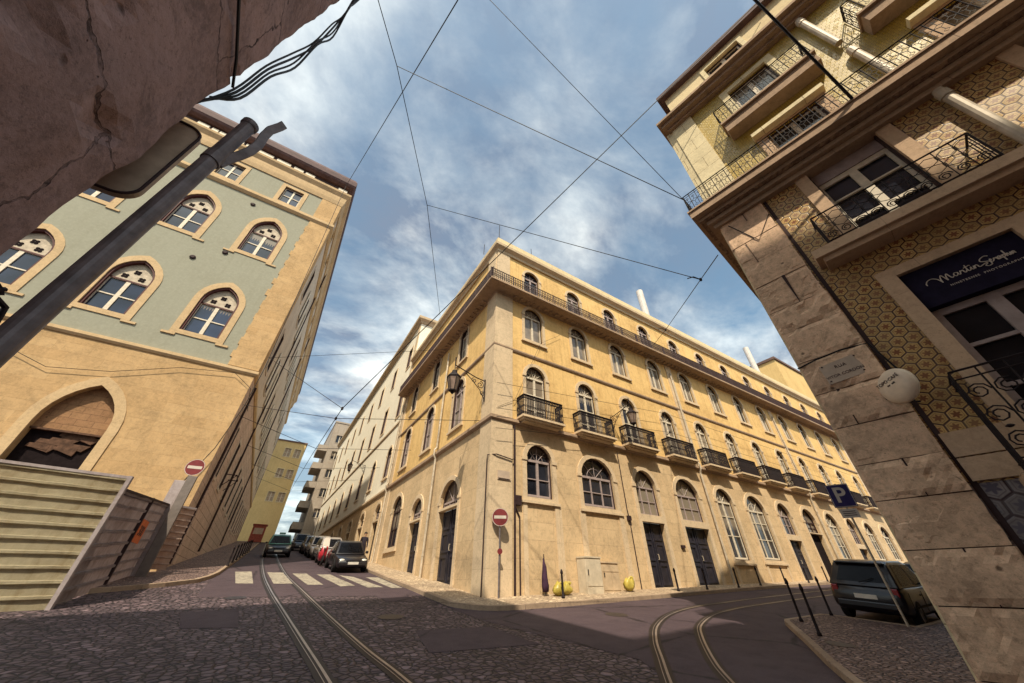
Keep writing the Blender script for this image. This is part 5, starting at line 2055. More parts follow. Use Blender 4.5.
for i, p in enumerate(pts):
    t = (pts[min(i + 1, len(pts) - 1)] - pts[max(i - 1, 0)]).normalized()
    w_ = t.cross((pb + p) - Vector((-6.7, -12.3, .4))).normalized()
    nn_ = t.cross(w_).normalized()
    vs.append([bm.verts.new(p + w_ * a + nn_ * b) for a, b in ((-.034, -.012), (.034, -.012), (.034, .012), (-.034, .012))])
for a, b in zip(vs, vs[1:]):
    for k in range(4):
        bm.faces.new((a[k], a[(k + 1) % 4], b[(k + 1) % 4], b[k]))
bm.faces.new(vs[0]); bm.faces.new(vs[-1][::-1])
bevel_all(bm, .005)
obj('bent_arm', bm, M['pole'], PO)

# ------------------------------------------------------------------ steel hoardings round the site on the left


def corrug(bm, P, z0f, z1f, s0, s1, n_, depth, ns=18):
    """sheet with horizontal ribs; z0f/z1f give base and top heights along s"""
    prof = []
    for i in range(n_):
        b = i / n_
        for f_, d in ((0, 0), (.70, .0), (.76, depth), (.94, depth)):
            prof.append((b + f_ / n_, d))
    prof.append((1.0, 0))
    grid = []
    for t, d in prof:
        row = []
        for k in range(ns + 1):
            s_ = s0 + (s1 - s0) * k / ns
            row.append(bm.verts.new(P(s_, z0f(s_) + (z1f(s_) - z0f(s_)) * t + .012 * mnoise.noise(Vector((s_ * 1.4, t * 3, 2))), d + random.uniform(-.006, .006) + .03 * mnoise.noise(Vector((s_ * 1.1, t * 2.5, 7))))))
        grid.append(row)
    for a, b in zip(grid, grid[1:]):
        for k in range(ns):
            bm.faces.new((a[k], a[k + 1], b[k + 1], b[k]))


def hoarding(label, fr, s0, s1, z0f, z1f, n_, mat, post=(True, True), org=None):
    c = fr.P((s0 + s1) / 2, z0f((s0 + s1) / 2), 0)
    t = thing('hoarding_panel', label, 'hoarding', c, 0, 'steel hoarding panels round the site')
    bm = bmesh.new()
    corrug(bm, fr.P, z0f, z1f, s0, s1, n_, .055)
    bmesh.ops.solidify(bm, geom=bm.faces[:], thickness=.008)
    obj('steel_sheet', bm, mat, t, world=True)
    bm = bmesh.new()
    for s_, on in ((s0, post[0]), (s1, post[1])):
        if on:
            prism(bm, fr.P, [(s_ - .045, z0f(s_) - .05), (s_ + .045, z0f(s_) - .05), (s_ + .045, z1f(s_) + .06), (s_ - .045, z1f(s_) + .06)], -.08, .075)
    prism(bm, fr.P, [(s0, z1f(s0) - .02), (s1, z1f(s1) - .02), (s1, z1f(s1) + .05), (s0, z1f(s0) + .05)], -.05, .07)
    obj('frame', bm, M['hoard'] if mat is not M['hoard'] else M['iron_brown'], t, world=True)
    return t


FH = Fr((0, 2.25, 0), 0)
hoarding('large olive ribbed steel hoarding panel in a lit tone, leftmost of the site fence', FH, -17.5, -10.52, lambda s_: gz(s_, 2.25) - .02, lambda s_: 2.9 + (s_ + 10.7) * -.03, 10, M['hoard_lit'], (True, True))
FH2 = Fr((-10.62, 0, 0), PI / 2)
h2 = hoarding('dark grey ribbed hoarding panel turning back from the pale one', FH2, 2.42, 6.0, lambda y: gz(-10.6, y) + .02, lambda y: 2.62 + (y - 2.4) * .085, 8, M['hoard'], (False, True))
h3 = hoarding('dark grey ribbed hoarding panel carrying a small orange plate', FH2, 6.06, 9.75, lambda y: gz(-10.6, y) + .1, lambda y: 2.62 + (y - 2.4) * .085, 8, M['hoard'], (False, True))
FH3 = Fr((-10.6, 9.8, 0), R(40))
hoarding('short pinkish end piece of ribbed hoarding against the stone wall', FH3, .0, .95, lambda s_: .95, lambda s_: 3.3, 10, M['hoard_end'], (False, False))
OP = thing('orange_plate', 'small orange number plate fixed on the dark hoarding', 'sign', FH2.P(6.55, 1.6, .09))
bm = bmesh.new()
prism(bm, FH2.P, rect(6.05, 7.0, 1.62, 2.32), .066, .085)
obj('plate', bm, M['orange'], OP, world=True)
text('300', .42, M['ink'], OP, FH2, 6.52, 1.97, .086, ext=.003, rot=0, offset=.01)

# ------------------------------------------------------------------ traffic signs


def noentry(name, label, loc, fr, h, r_, zdisc):
    t = thing(name, label, 'road sign', loc)
    b = Fr((0, 0, 0), fr.rz)
    bm = bmesh.new()
    tube(bm, [(0, 0, 0), (0, 0, h)], .03, 10)
    obj('post', bm, M['galv'] if 0 else M['pole'], t)
    bm = bmesh.new()
    ringv = lambda r0, o: [bm.verts.new(b.P(r0 * math.cos(2 * PI * q / 32), zdisc + r0 * math.sin(2 * PI * q / 32), o)) for q in range(32)]
    A, B = ringv(r_, .034), ringv(r_, .05)
    strip(bm, A, B); bm.faces.new(B); bm.faces.new(A[::-1])
    d = obj('disc', bm, M['sign_red'], t)
    bm = bmesh.new()
    prism(bm, b.P, rect(-r_ * .74, r_ * .74, zdisc - r_ * .17, zdisc + r_ * .17), .051, .054)
    obj('bar', bm, M['sign_white'], t)
    bm = bmesh.new()
    A, B = ringv(r_ * .985, .0512), ringv(r_ * .93, .0512)
    strip(bm, A, B)
    obj('rim', bm, M['sign_white'], t)
    return t


t = noentry('no_entry_sign', 'round red no entry sign on a thin post before the yellow corner building', (.34, -.28, gz(.34, -.28) + .12), Fr((0, 0, 0), R(-28)), 2.6, .3, 2.37)
bm = bmesh.new()
lathe(bm, [(.02, .032), (.09, .034), (.09, .05), (.02, .052)], 14, (0, 0, 0), 'y')
me_ = mesh_of('small_disc', bm, M['sign_red'])
link('small_disc', me_, t, (-.03, -.085, 1.3), R(-28))
t = noentry('no_entry_sign', 'round red no entry sign half hidden by grey boards above the hoarding', (-10.42, 9.0, gz(-10.4, 9)), Fr((0, 0, 0), R(-8)), 4.2, .36, 4.18)
# tall grey sign backs beside it
for (x, y, z0, z1, w, mat, lab) in ((-10.22, 8.35, 1.2, 4.3, .34, M['sign_grey'], 'tall light grey board standing in front of the half hidden no entry sign'),
                                    (-10.62, 8.75, 1.2, 4.15, .42, M['hoard'], 'tall dark grey board just left of the light grey one by the hoarding')):
    bm = bmesh.new()
    box(bm, -w / 2, w / 2, -.05, .05, 0, z1 - gz(x, y))
    bevel_all(bm, .01)
    o = obj('grey_board', bm, mat, None, (x, y, gz(x, y)), R(-8))
    tagit(o, lab, 'board')
# parking sign
pl = Vector((8.75, -8.1, gz(8.75, -8.1) + .11))
pl = Vector((8.62, -7.9, gz(8.62, -7.9) + .11))
PK = thing('parking_sign', 'square blue sign with a white P on a slim pole', 'road sign', pl)
fk = Fr((0, 0, 0), R(-66))
bm = bmesh.new()
tube(bm, [(0, 0, 0), (0, 0, 3.62)], .03, 10)
obj('post', bm, M['galv'], PK)
bm = bmesh.new()
prism(bm, fk.P, rect(-.29, .29, 2.92, 3.6), .035, .05)
bevel_all(bm, .006)
b_ = obj('blue_plate', bm, M['sign_blue'], PK)
bm = bmesh.new()
ring(bm, fk.P, rect(-.275, .275, 2.935, 3.585), rect(-.262, .262, 2.948, 3.572), .0495, .052)
obj('rim', bm, M['sign_white'], b_)
text('P', .62, M['sign_white'], b_, Fr(pl, R(-66)), -.01, 3.26, .052, ext=.003, offset=.012)
bm = bmesh.new()
prism(bm, fk.P, rect(-.22, .22, 2.62, 2.87), .035, .047)
s2 = obj('small_plate', bm, M['sign_white'], PK)
bm = bmesh.new()
for i in range(3):
    prism(bm, fk.P, rect(-.16, .16, 2.68 + i * .055, 2.70 + i * .055), .0475, .049)
obj('line', bm, M['ink'], s2)

# ------------------------------------------------------------------ bollards
def bollard(h):
    bm = bmesh.new()
    lathe(bm, [(.06, 0), (.06, .05), (.042, .07), (.038, h * .45), (.042, h * .46), (.042, h * .5), (.036, h * .52), (.034, h - .14), (.048, h - .13), (.05, h - .08), (.04, h - .05), (.022, h)], 12)
    return mesh_of('bollard', bm, M['iron'], True)


mbol = bollard(.82)
mbl2 = bollard(.98)
for v in mbl2.vertices:
    v.co.x *= .8; v.co.y *= .8
words = ['in front of the two yellow sacks', 'before the narrow navy door with a fanlight', 'between the two navy doors', 'below the wide navy door', 'below the first tall white barred window',
         'between the two tall white barred windows', 'below the second tall barred window', 'nearest to the dark parked car']
for i, x in enumerate((2.5, 8.75, 10.81, 13.4, 15.9, 18.6, 21.4, 24.0)):
    y = -.95 if x < 14 else -.72
    o = link('bollard', mbol, None, (x, y, gz(x, y) + .12))
    tagit(o, 'slim black bollard on the pale pavement, ' + words[i], 'bollard', 'bollards along the pale pavement')
for x, y, w in ((6.35, -6.35, 'leftmost of the near cobbled corner'), (4.75, -7.35, 'nearest one at the kerb of the cobbled corner'), (8.55, -6.25, 'beside the rear of the dark parked car')):
    o = link('bollard', mbl2, None, (x, y, gz(x, y) + .11), 0)
    tagit(o, 'black iron bollard, ' + w, 'bollard', 'bollards on the cobbled corner')
mb3 = bollard(.9)
for i in range(8):
    y = 13.4 + i * 2.3
    o = link('bollard', mb3, None, (-7.98 + .022 * (y - 10), y, gz(-7.9, y) + .12))
    tagit(o, 'thin dark bollard in the row on the left street pavement', 'bollard', 'bollards along the left street pavement')

# ------------------------------------------------------------------ cabinets, sacks, parasol at the wall
def cabinet(label, x, w, d, h, mat, double):
    z = gz(x, -.3) + .12
    t = thing('utility_cabinet', label, 'cabinet', (x, -.03 - d / 2, z))
    bm = bmesh.new()
    box(bm, -w / 2, w / 2, -d / 2, d / 2, -.04, h)
    bevel_all(bm, .012)
    obj('body', bm, mat, t)
    bm = bmesh.new()
    box(bm, -w / 2 - .02, w / 2 + .02, -d / 2 - .03, d / 2 - .005, h + .001, h + .05)
    obj('lid', bm, mat, t)
    bm = bmesh.new()
    if double:
        box(bm, -w / 2 + .03, w / 2 - .03, -d / 2 - .014, -d / 2 - .001, h * .7, h - .05)
        box(bm, -w / 2 + .03, -.012, -d / 2 - .014, -d / 2 - .001, .06, h * .67)
        box(bm, .012, w / 2 - .03, -d / 2 - .014, -d / 2 - .001, .06, h * .67)
    else:
        box(bm, -w / 2 + .03, w / 2 - .03, -d / 2 - .014, -d / 2 - .001, .22, h - .04)
    dr = obj('door', bm, mat, t)
    bm = bmesh.new()
    box(bm, -w / 2 + .08, -w / 2 + .11, -d / 2 - .04, -d / 2 - .012, h * .5, h * .66)
    obj('handle', bm, M['iron'], dr)


cabinet('pale grey metal cabinet against the stone wall, left of the buff one', 4.45, .82, .5, 1.12, M['cab_grey'], False)
cabinet('wide buff two-door cabinet against the stone wall beside a yellow sack', 5.5, .95, .34, .95, M['cab_buff'], True)


def sack(label, x, y, r_, h, seed):
    rnd = random.Random(seed)
    bm = bmesh.new()
    bmesh.ops.create_icosphere(bm, subdivisions=3, radius=1)
    for v in bm.verts:
        n = v.co.copy()
        k = 1 + .1 * math.sin(5 * n.x + seed) * math.sin(6 * n.y + 2 * seed) + .06 * math.sin(11 * n.z + 7 * n.x) + rnd.uniform(-.03, .03)
        z = n.z * .5 + .5
        rad = (1 - max(0, z - .6) * .8) if z > .55 else 1 - .12 * max(0, .25 - z)
        v.co = Vector((n.x * r_ * k * rad * 1.15 + .12 * z * h, n.y * r_ * .8 * k * rad, max(0.0, z * h * .74 * (1 + .16 * math.sin(4 * n.x + seed) + .1 * math.sin(9 * n.y)))))
    t = thing('refuse_sack', label, 'sack', (x, y, gz(x, y) + .12), 0, 'yellow refuse sacks at the wall')
    obj('bag', bm, M['bag_yellow'], t, smooth=True)
    bm = bmesh.new()
    tube(bm, [(.1 * h, 0, h * .62), (.1 * h + .02, -.03, h * .76), (.1 * h + .09, -.06, h * .78), (.1 * h + .14, -.07, h * .7)], [.09, .03, .045, .06], 8)
    obj('tied_neck', bm, M['bag_yellow'], t)


sack('bulging yellow refuse sack beside the dark folded parasol', 2.66, -.5, .22, .5, 3)
sack('yellow refuse sack behind the bollard, right of the other pair member', 3.06, -.42, .23, .48, 8)
sack('slumped yellow refuse sack at the right side of the buff cabinet', 6.42, -.38, .23, .62, 5)
PA = thing('folded_parasol', 'dark plum folded parasol leaning upright against the stone wall', 'parasol', (2.2, -.38, gz(2.2, -.38) + .12))
bm = bmesh.new()
tube(bm, [(0, 0, 0), (.05, .1, 1.25)], .018, 6)
obj('shaft', bm, M['iron'], PA)
bm = bmesh.new()
pts = [Vector((.005, .01, .12)), Vector((.015, .03, .3)), Vector((.02, .05, .55)), Vector((.035, .075, .85)), Vector((.045, .095, 1.12))]
tube(bm, pts, [.10, .12, .10, .07, .02], 9)
for v in bm.verts:
    v.co.x += .03 * math.sin(v.co.y * 60) ; v.co.y += .02 * math.sin(v.co.x * 70)
obj('canopy', bm, M['bag_dark'], PA, smooth=True)

# ------------------------------------------------------------------ street lanterns
def lantern(label, loc, rz, reach, rise=.0):
    """local: wall at y=0, arm goes along -y"""
    t = thing('wall_lantern', label, 'lantern', loc, rz, 'wall lanterns on iron brackets')
    bm = bmesh.new()
    tube(bm, [(0, -.02, -.5), (0, -.02, .42)], .025, 6)
    tube(bm, [(0, -.02, .35), (0, -.4, .4), (0, -reach, .62 + rise)], .022, 6)
    fr = Fr((0, 0, 0), -PI / 2)
    fr.u = Vector((0, -1, 0)); fr.n = Vector((1, 0, 0))
    spiral(bm, (.22, .14), .16, 1.5, PI / 2, fr, 0, .016)
    spiral(bm, (.48, .26), .11, 1.4, PI * .4, fr, 0, .014, -1)
    spiral(bm, (.12, -.18), .1, 1.3, PI, fr, 0, .014)
    tube(bm, [(0, -.03, -.42), (0, -.22, -.08), (0, -.6, .28), (0, -.85, .46)], .016, 5)
    tube(bm, [(0, -reach, .62 + rise), (0, -reach, .95 + rise)], [.02, .03], 6)
    obj('bracket', bm, M['iron'], t)
    cz = .62 + rise
    bm = bmesh.new()
    tube(bm, [(0, -reach, cz), (0, -reach, cz - .25)], .016, 5)
    c = (0, -reach, cz)
    lathe(bm, [(.03, -.22), (.09, -.25), (.1, -.34), (.19, -.42), (.26, -.5), (.27, -.54), (.05, -.545)], 6, c)
    for q in range(6):
        a = 2 * PI * q / 6
        tube(bm, [(.245 * math.cos(a), -reach + .245 * math.sin(a), cz - .54), (.14 * math.cos(a), -reach + .14 * math.sin(a), cz - 1.06)], .014, 4)
    lathe(bm, [(.15, -1.05), (.15, -1.09), (.08, -1.13), (.03, -1.2), (.01, -1.22)], 6, c)
    obj('lantern_head', bm, M['iron'], t)
    bm = bmesh.new()
    lathe(bm, [(.235, -.545), (.132, -1.05)], 6, c)
    obj('lamp_glass', bm, M['lamp_glass'], t)
    return t


l1 = lantern('black lantern on a scrolled bracket beside the building corner, facing the left street', (-.08, .66, 8.0), -PI / 2, 1.3, .05)
l1.scale = (1.25, 1.25, 1.25)
lantern('black lantern hanging before the third balcony of the yellow facade', (7.45, -.06, 7.7), 0, 1.42, .0)
lantern('small black lantern on the white building farther up the left street', (-.06, 27.6, 10.5), -PI / 2, 1.5, .1)

# ------------------------------------------------------------------ vehicles (local: front towards +x, ground at z=0)
def smooth_section(hw, zb, zt, tum):
    """half rings of a body cross-section, returned as a closed loop of (y, z)"""
    return [(-hw * .86, zb), (-hw * .97, zb + .1), (-hw, zb + (zt - zb) * .45), (-hw * .985, zt - .1), (-hw * tum, zt),
            (hw * tum, zt), (hw * .985, zt - .1), (hw, zb + (zt - zb) * .45), (hw * .97, zb + .1), (hw * .86, zb)]


def make_car(L, W_, H, style, paint, label, name='parked_car', group=None, roof=None):
    t = thing(name, label, 'taxi' if name == 'taxi' else 'car', (0, 0, 0), 0, group)
    hl, hw = L / 2, W_ / 2
    belt = .58 * H if style != 'suv' else .56 * H
    hood = belt - .06
    if style == 'suv':
        st = [(-hl, .42, belt - .16, .88), (-hl + .06, .32, belt - .02, .95), (-hl + .5, .24, belt, 1.0), (0, .22, belt, 1.0), (hl * .42, .22, belt, 1.0), (hl * .62, .22, hood - .02, .98), (hl - .25, .24, hood - .14, .93), (hl - .05, .3, hood - .26, .86), (hl, .4, hood - .34, .8)]
        cab = [(-hl + .03, belt - .02), (-hl + .22, H - .14), (-hl + .5, H - .02), (-.1, H), (hl * .22, H - .06), (hl * .62, belt - .02)]
    elif style == 'hatch':
        st = [(-hl, .4, belt - .18, .88), (-hl + .08, .3, belt - .03, .95), (-hl + .5, .22, belt, 1.0), (0, .2, belt, 1.0), (hl * .4, .2, belt, 1.0), (hl * .6, .2, hood - .02, .98), (hl - .25, .22, hood - .12, .93), (hl - .05, .28, hood - .24, .86), (hl, .36, hood - .3, .8)]
        cab = [(-hl + .06, belt - .02), (-hl + .45, H - .1), (-hl + .8, H - .01), (0, H), (hl * .2, H - .07), (hl * .58, belt - .02)]
    else:
        st = [(-hl, .4, belt - .16, .88), (-hl + .08, .3, belt - .05, .94), (-hl + .6, .22, belt - .01, 1.0), (0, .2, belt, 1.0), (hl * .3, .2, belt, 1.0), (hl * .5, .2, hood, .98), (hl - .25, .22, hood - .1, .93), (hl - .05, .28, hood - .2, .88), (hl, .36, hood - .27, .84)]
        cab = [(-hl * .66, belt - .03), (-hl * .42, H - .08), (-hl * .2, H - .01), (.1, H), (hl * .16, H - .06), (hl * .46, belt - .03)]
    bm = bmesh.new()
    rows = []
    for x, zb, zt, f in st:
        rows.append([bm.verts.new((x, y, z)) for y, z in smooth_section(hw * f, zb, zt, .93)])
    for a, b in zip(rows, rows[1:]):
        for k in range(len(a)):
            bm.faces.new((a[k], a[(k + 1) % len(a)], b[(k + 1) % len(a)], b[k]))
    bm.faces.new(rows[0]); bm.faces.new(rows[-1][::-1])
    bmesh.ops.bevel(bm, geom=[e for e in bm.edges], offset=.02, segments=1, affect='EDGES')
    obj('body', bm, paint, t, smooth=True)
    # painted cabin shell with separate panes let into it
    wb_, wt_ = hw * .93, hw * (.70 if style != 'suv' else .76)
    zlo, zhi = min(z for _, z in cab), H
    hwz = lambda z: wb_ + (wt_ - wb_) * max(0, (z - zlo) / (zhi - zlo)) ** 1.4
    bm = bmesh.new()
    La = [bm.verts.new((x, -hwz(z), z)) for x, z in cab]
    Lb = [bm.verts.new((x, hwz(z), z)) for x, z in cab]
    strip(bm, La, Lb); bm.faces.new(La); bm.faces.new(Lb[::-1])
    bevel_all(bm, .045, 2)
    obj('roof', bm, roof or paint, t, smooth=True)

    def pane(name, pts):
        bm = bmesh.new()
        vs = [bm.verts.new(p) for p in pts]
        bm.faces.new(vs)
        bmesh.ops.solidify(bm, geom=bm.faces[:], thickness=.012)
        obj(name, bm, M['carglass'], t)

    def across(i, j, lo, hi, q):
        (x0, z0), (x1, z1) = cab[i], cab[j]
        dx_, dz_ = x1 - x0, z1 - z0
        l_ = math.hypot(dx_, dz_)
        nx_, nz_ = -dz_ / l_ * q, dx_ / l_ * q
        A, B = (x0 + dx_ * lo + nx_, z0 + dz_ * lo + nz_), (x0 + dx_ * hi + nx_, z0 + dz_ * hi + nz_)
        e_ = .2 if i == 0 else .11
        wa, wb2 = hwz(A[1]) - e_, hwz(B[1]) - e_
        return [(A[0], -wa, A[1]), (A[0], wa, A[1]), (B[0], wb2, B[1]), (B[0], -wb2, B[1])]
    pane('rear_window', across(0, 1, .2, .86, .008))
    bm = bmesh.new()
    (xa_, za_), (xb_, zb2_) = cab[0], cab[1]
    tube(bm, [(xa_ - .02, .05, za_ + .1), (xa_ * .6 + xb_ * .4 - .04, -.3, za_ * .6 + zb2_ * .4)], .012, 4)
    obj('wiper', bm, M['tyre'], t)
    bm = bmesh.new()
    box(bm, xb_ - .1, xb_ + .25, -hwz(zb2_) + .06, hwz(zb2_) - .06, zb2_ + .0, zb2_ + .05)
    bevel_all(bm, .015)
    obj('spoiler', bm, roof or paint, t)
    nl_ = len(cab)
    pane('windscreen', across(nl_ - 2, nl_ - 1, .08, .9, .008))
    zb_, zt_ = belt + .05, H - .1
    xr0, xr1 = cab[0][0] + .34, cab[1][0] + .16
    xf0, xf1 = cab[-1][0] - .36, cab[-2][0] - .06
    xm = (xr0 + xf0) / 2 + .05
    for sg in (-1, 1):
        for (a0, b0, a1, b1) in ((xr0, xm - .05, xr1 + .1, xm - .05), (xm + .05, xf0, xm + .05, xf1)):
            pane('side_window', [(a0, sg * (hwz(zb_) + .006), zb_), (b0, sg * (hwz(zb_) + .006), zb_), (b1, sg * (hwz(zt_) + .006), zt_), (a1, sg * (hwz(zt_) + .006), zt_)])
    wr = .31 if style != 'suv' else .35
    for x in (-hl + .82, hl - .82):
        for sg in (-1, 1):
            bm = bmesh.new()
            lathe(bm, [(wr * .6, -.1), (wr * .94, -.1), (wr, -.07), (wr, .07), (wr * .94, .1), (wr * .6, .1)], 20, (0, 0, 0), 'y')
            wh = obj('wheel', bm, M['tyre'], t, (x, sg * (hw - .09), wr))
            bm = bmesh.new()
            lathe(bm, [(wr * .62, -.03), (wr * .6, .03), (wr * .2, .045), (.02, .05)], 10, (0, sg * .07, 0), 'y')
            obj('rim', bm, M['rim'], wh)
    bm = bmesh.new()
    for sg in (-1, 1):
        for x in (xm, xf0 + .22, xr0 - .02):
            box(bm, x - .006, x + .006, sg * (hw + .003) - .006, sg * (hw + .003) + .006, .34, belt - .1)
        box(bm, -hl * .7, hl * .72, sg * (hw + .004) - .008, sg * (hw + .004) + .008, .44, .49)
        for x in (xm - .2, xm + .75):
            box(bm, x - .09, x + .09, sg * (hw + .012) - .012, sg * (hw + .012) + .012, belt - .2, belt - .17)
    box(bm, -hl - .004, -hl + .01, -hw * .72, hw * .72, belt - .36, belt - .348)
    obj('trim', bm, M['tyre'], t)
    xf = hl - .02
    zh = hood - .34 if style != 'sedan' else hood - .27
    for sg in (-1, 1):
        bm = bmesh.new()
        bmesh.ops.create_uvsphere(bm, u_segments=12, v_segments=8, radius=1)
        for v in bm.verts:
            v.co = Vector((v.co.x * .12, v.co.y * .17, v.co.z * .085))
        obj('headlight', bm, M['lens'], t, (xf - .14, sg * hw * .66, zh + .06), 0, True)
        bm = bmesh.new()
        box(bm, -.05, .03, -.085, .085, -.14, .2)
        bevel_all(bm, .02)
        obj('tail_light', bm, M['tail'], t, (-hl + .06, sg * hw * .78, belt - .22))
        bm = bmesh.new()
        box(bm, -.1, .06, -.07, .07, -.06, .07)
        bevel_all(bm, .025)
        obj('mirror', bm, paint, t, (hl * .36, sg * (hw + .05), belt + .06))
    bm = bmesh.new()
    box(bm, -.03, .03, -hw * .42, hw * .42, -.06, .06)
    obj('grille', bm, M['tyre'], t, (xf - .02, 0, zh + .02))
    bm = bmesh.new()
    box(bm, -.06, .06, -hw * .8, hw * .8, -.07, .07)
    bevel_all(bm, .02)
    me = mesh_of('bumper', bm, M['tyre'] if style == 'suv' else paint)
    link('bumper', me, t, (hl - .01, 0, .4)); link('bumper', me, t, (-hl + .01, 0, .46))
    bm = bmesh.new()
    box(bm, -.012, .012, -.26, .26, -.055, .055)
    me = mesh_of('number_plate', bm, M['plate'])
    link('number_plate', me, t, (hl + .055, 0, .44)); link('number_plate', me, t, (-hl - .005, 0, belt - .26))
    return t


def park(t, x, y, rz):
    """set a car on the sloping ground"""
    dxy = Vector((math.cos(rz), math.sin(rz), 0))
    e = .5
    nx = (gz(x + e, y) - gz(x - e, y)) / (2 * e); ny = (gz(x, y + e) - gz(x, y - e)) / (2 * e)
    up = Vector((-nx, -ny, 1)).normalized()
    fw = (dxy - up * dxy.dot(up)).normalized()
    rt = up.cross(fw)
    t.rotation_euler = Matrix(((fw.x, rt.x, up.x), (fw.y, rt.y, up.y), (fw.z, rt.z, up.z))).to_euler()
    t.location = (x, y, gz(x, y) + .006)


GRP = 'cars parked up the left street'
park(make_car(4.3, 1.68, 1.4, 'sedan', M['car_black'], 'black saloon parked nearest the crossing on the left street', 'parked_car', GRP), -2.42, 12.2, -PI / 2)
park(make_car(4.1, 1.68, 1.48, 'hatch', M['car_silver'], 'silver hatchback parked just behind the red scooter', 'parked_car', GRP), -2.55, 18.9, -PI / 2)
park(make_car(4.3, 1.72, 1.5, 'hatch', M['car_white'], 'whitish hatchback parked behind the silver one, up the street', 'parked_car', GRP), -2.62, 24.2, -PI / 2)
park(make_car(4.2, 1.7, 1.45, 'sedan', M['car_grey'], 'grey saloon farther up in the row of parked cars', 'parked_car', GRP), -2.68, 29.6, -PI / 2)
park(make_car(4.2, 1.7, 1.55, 'hatch', M['car_navy'], 'dark blue hatchback farthest up the left street beside the taxi', 'parked_car', GRP), -3.2, 36.0, -PI / 2)
TX = make_car(4.4, 1.75, 1.5, 'sedan', M['car_black'], 'black taxi with green roof coming down the tram rails', 'taxi', roof=M['taxi_green'])
bm = bmesh.new()
box(bm, -.1, .1, -.22, .22, 0, .13)
bevel_all(bm, .02)
obj('roof_sign', bm, M['taxi_green'], TX, (.1, 0, 1.52))
park(TX, -5.55, 25.0, -PI / 2)
park(make_car(4.2, 1.78, 1.58, 'hatch', M['car_black'], 'dark high-backed car seen from behind, parked by the cobbled corner on the right', 'parked_car'), 11.15, -7.02, R(2))
park(make_car(4.3, 1.75, 1.5, 'hatch', M['car_black'], 'black hatchback parked ahead of the high-backed car, right', 'parked_car'), 17.2, -6.95, PI)

# red scooter between the cars
SC = thing('red_scooter', 'red motor scooter with a clear screen standing between the black and silver cars', 'scooter', (-3.35, 15.4, gz(-3.35, 15.4)), -PI / 2)
bm = bmesh.new()
rows = []
for x, w, z0, z1 in ((-.75, .1, .5, .72), (-.5, .18, .35, .8), (-.15, .16, .3, .74), (.1, .14, .22, .34), (.35, .16, .22, .34), (.5, .2, .3, .95), (.62, .16, .5, 1.0)):
    rows.append([bm.verts.new((x, y, z)) for y, z in ((-w, z0), (w, z0), (w, z1 - .06), (w * .6, z1), (-w * .6, z1), (-w, z1 - .06))])
for a, b in zip(rows, rows[1:]):
    for k in range(6):
        bm.faces.new((a[k], a[(k + 1) % 6], b[(k + 1) % 6], b[k]))
bm.faces.new(rows[0]); bm.faces.new(rows[-1][::-1])
bevel_all(bm, .02)
obj('body', bm, M['scoot_red'], SC, smooth=True)
for x in (-.62, .72):
    bm = bmesh.new()
    lathe(bm, [(.12, -.05), (.22, -.055), (.25, -.03), (.25, .03), (.22, .055), (.12, .05)], 18, (0, 0, 0), 'y')
    obj('wheel', bm, M['tyre'], SC, (x, 0, .25))
bm = bmesh.new()
box(bm, -.62, .02, -.15, .15, .8, .88)
bevel_all(bm, .03)
obj('seat', bm, M['tyre'], SC)
bm = bmesh.new()
tube(bm, [(.72, 0, .25), (.58, 0, .9), (.5, 0, 1.05)], .03, 6)
tube(bm, [(.42, -.34, 1.06), (.5, -.1, 1.05), (.5, .1, 1.05), (.42, .34, 1.06)], .02, 6)
obj('handlebar', bm, M['iron'], SC)
bm = bmesh.new()
prism(bm, lambda a, z, o: Vector((.6 - (z - .95) * .35 + o, a, z)), [(-.2, .95), (.2, .95), (.17, 1.4), (.08, 1.48), (-.08, 1.48), (-.17, 1.4)], 0, .012)
obj('screen', bm, M['sign_white'], SC)
bm = bmesh.new()
bmesh.ops.create_uvsphere(bm, u_segments=10, v_segments=8, radius=.085)
obj('headlight', bm, M['lens'], SC, (.66, 0, .9), 0, True)

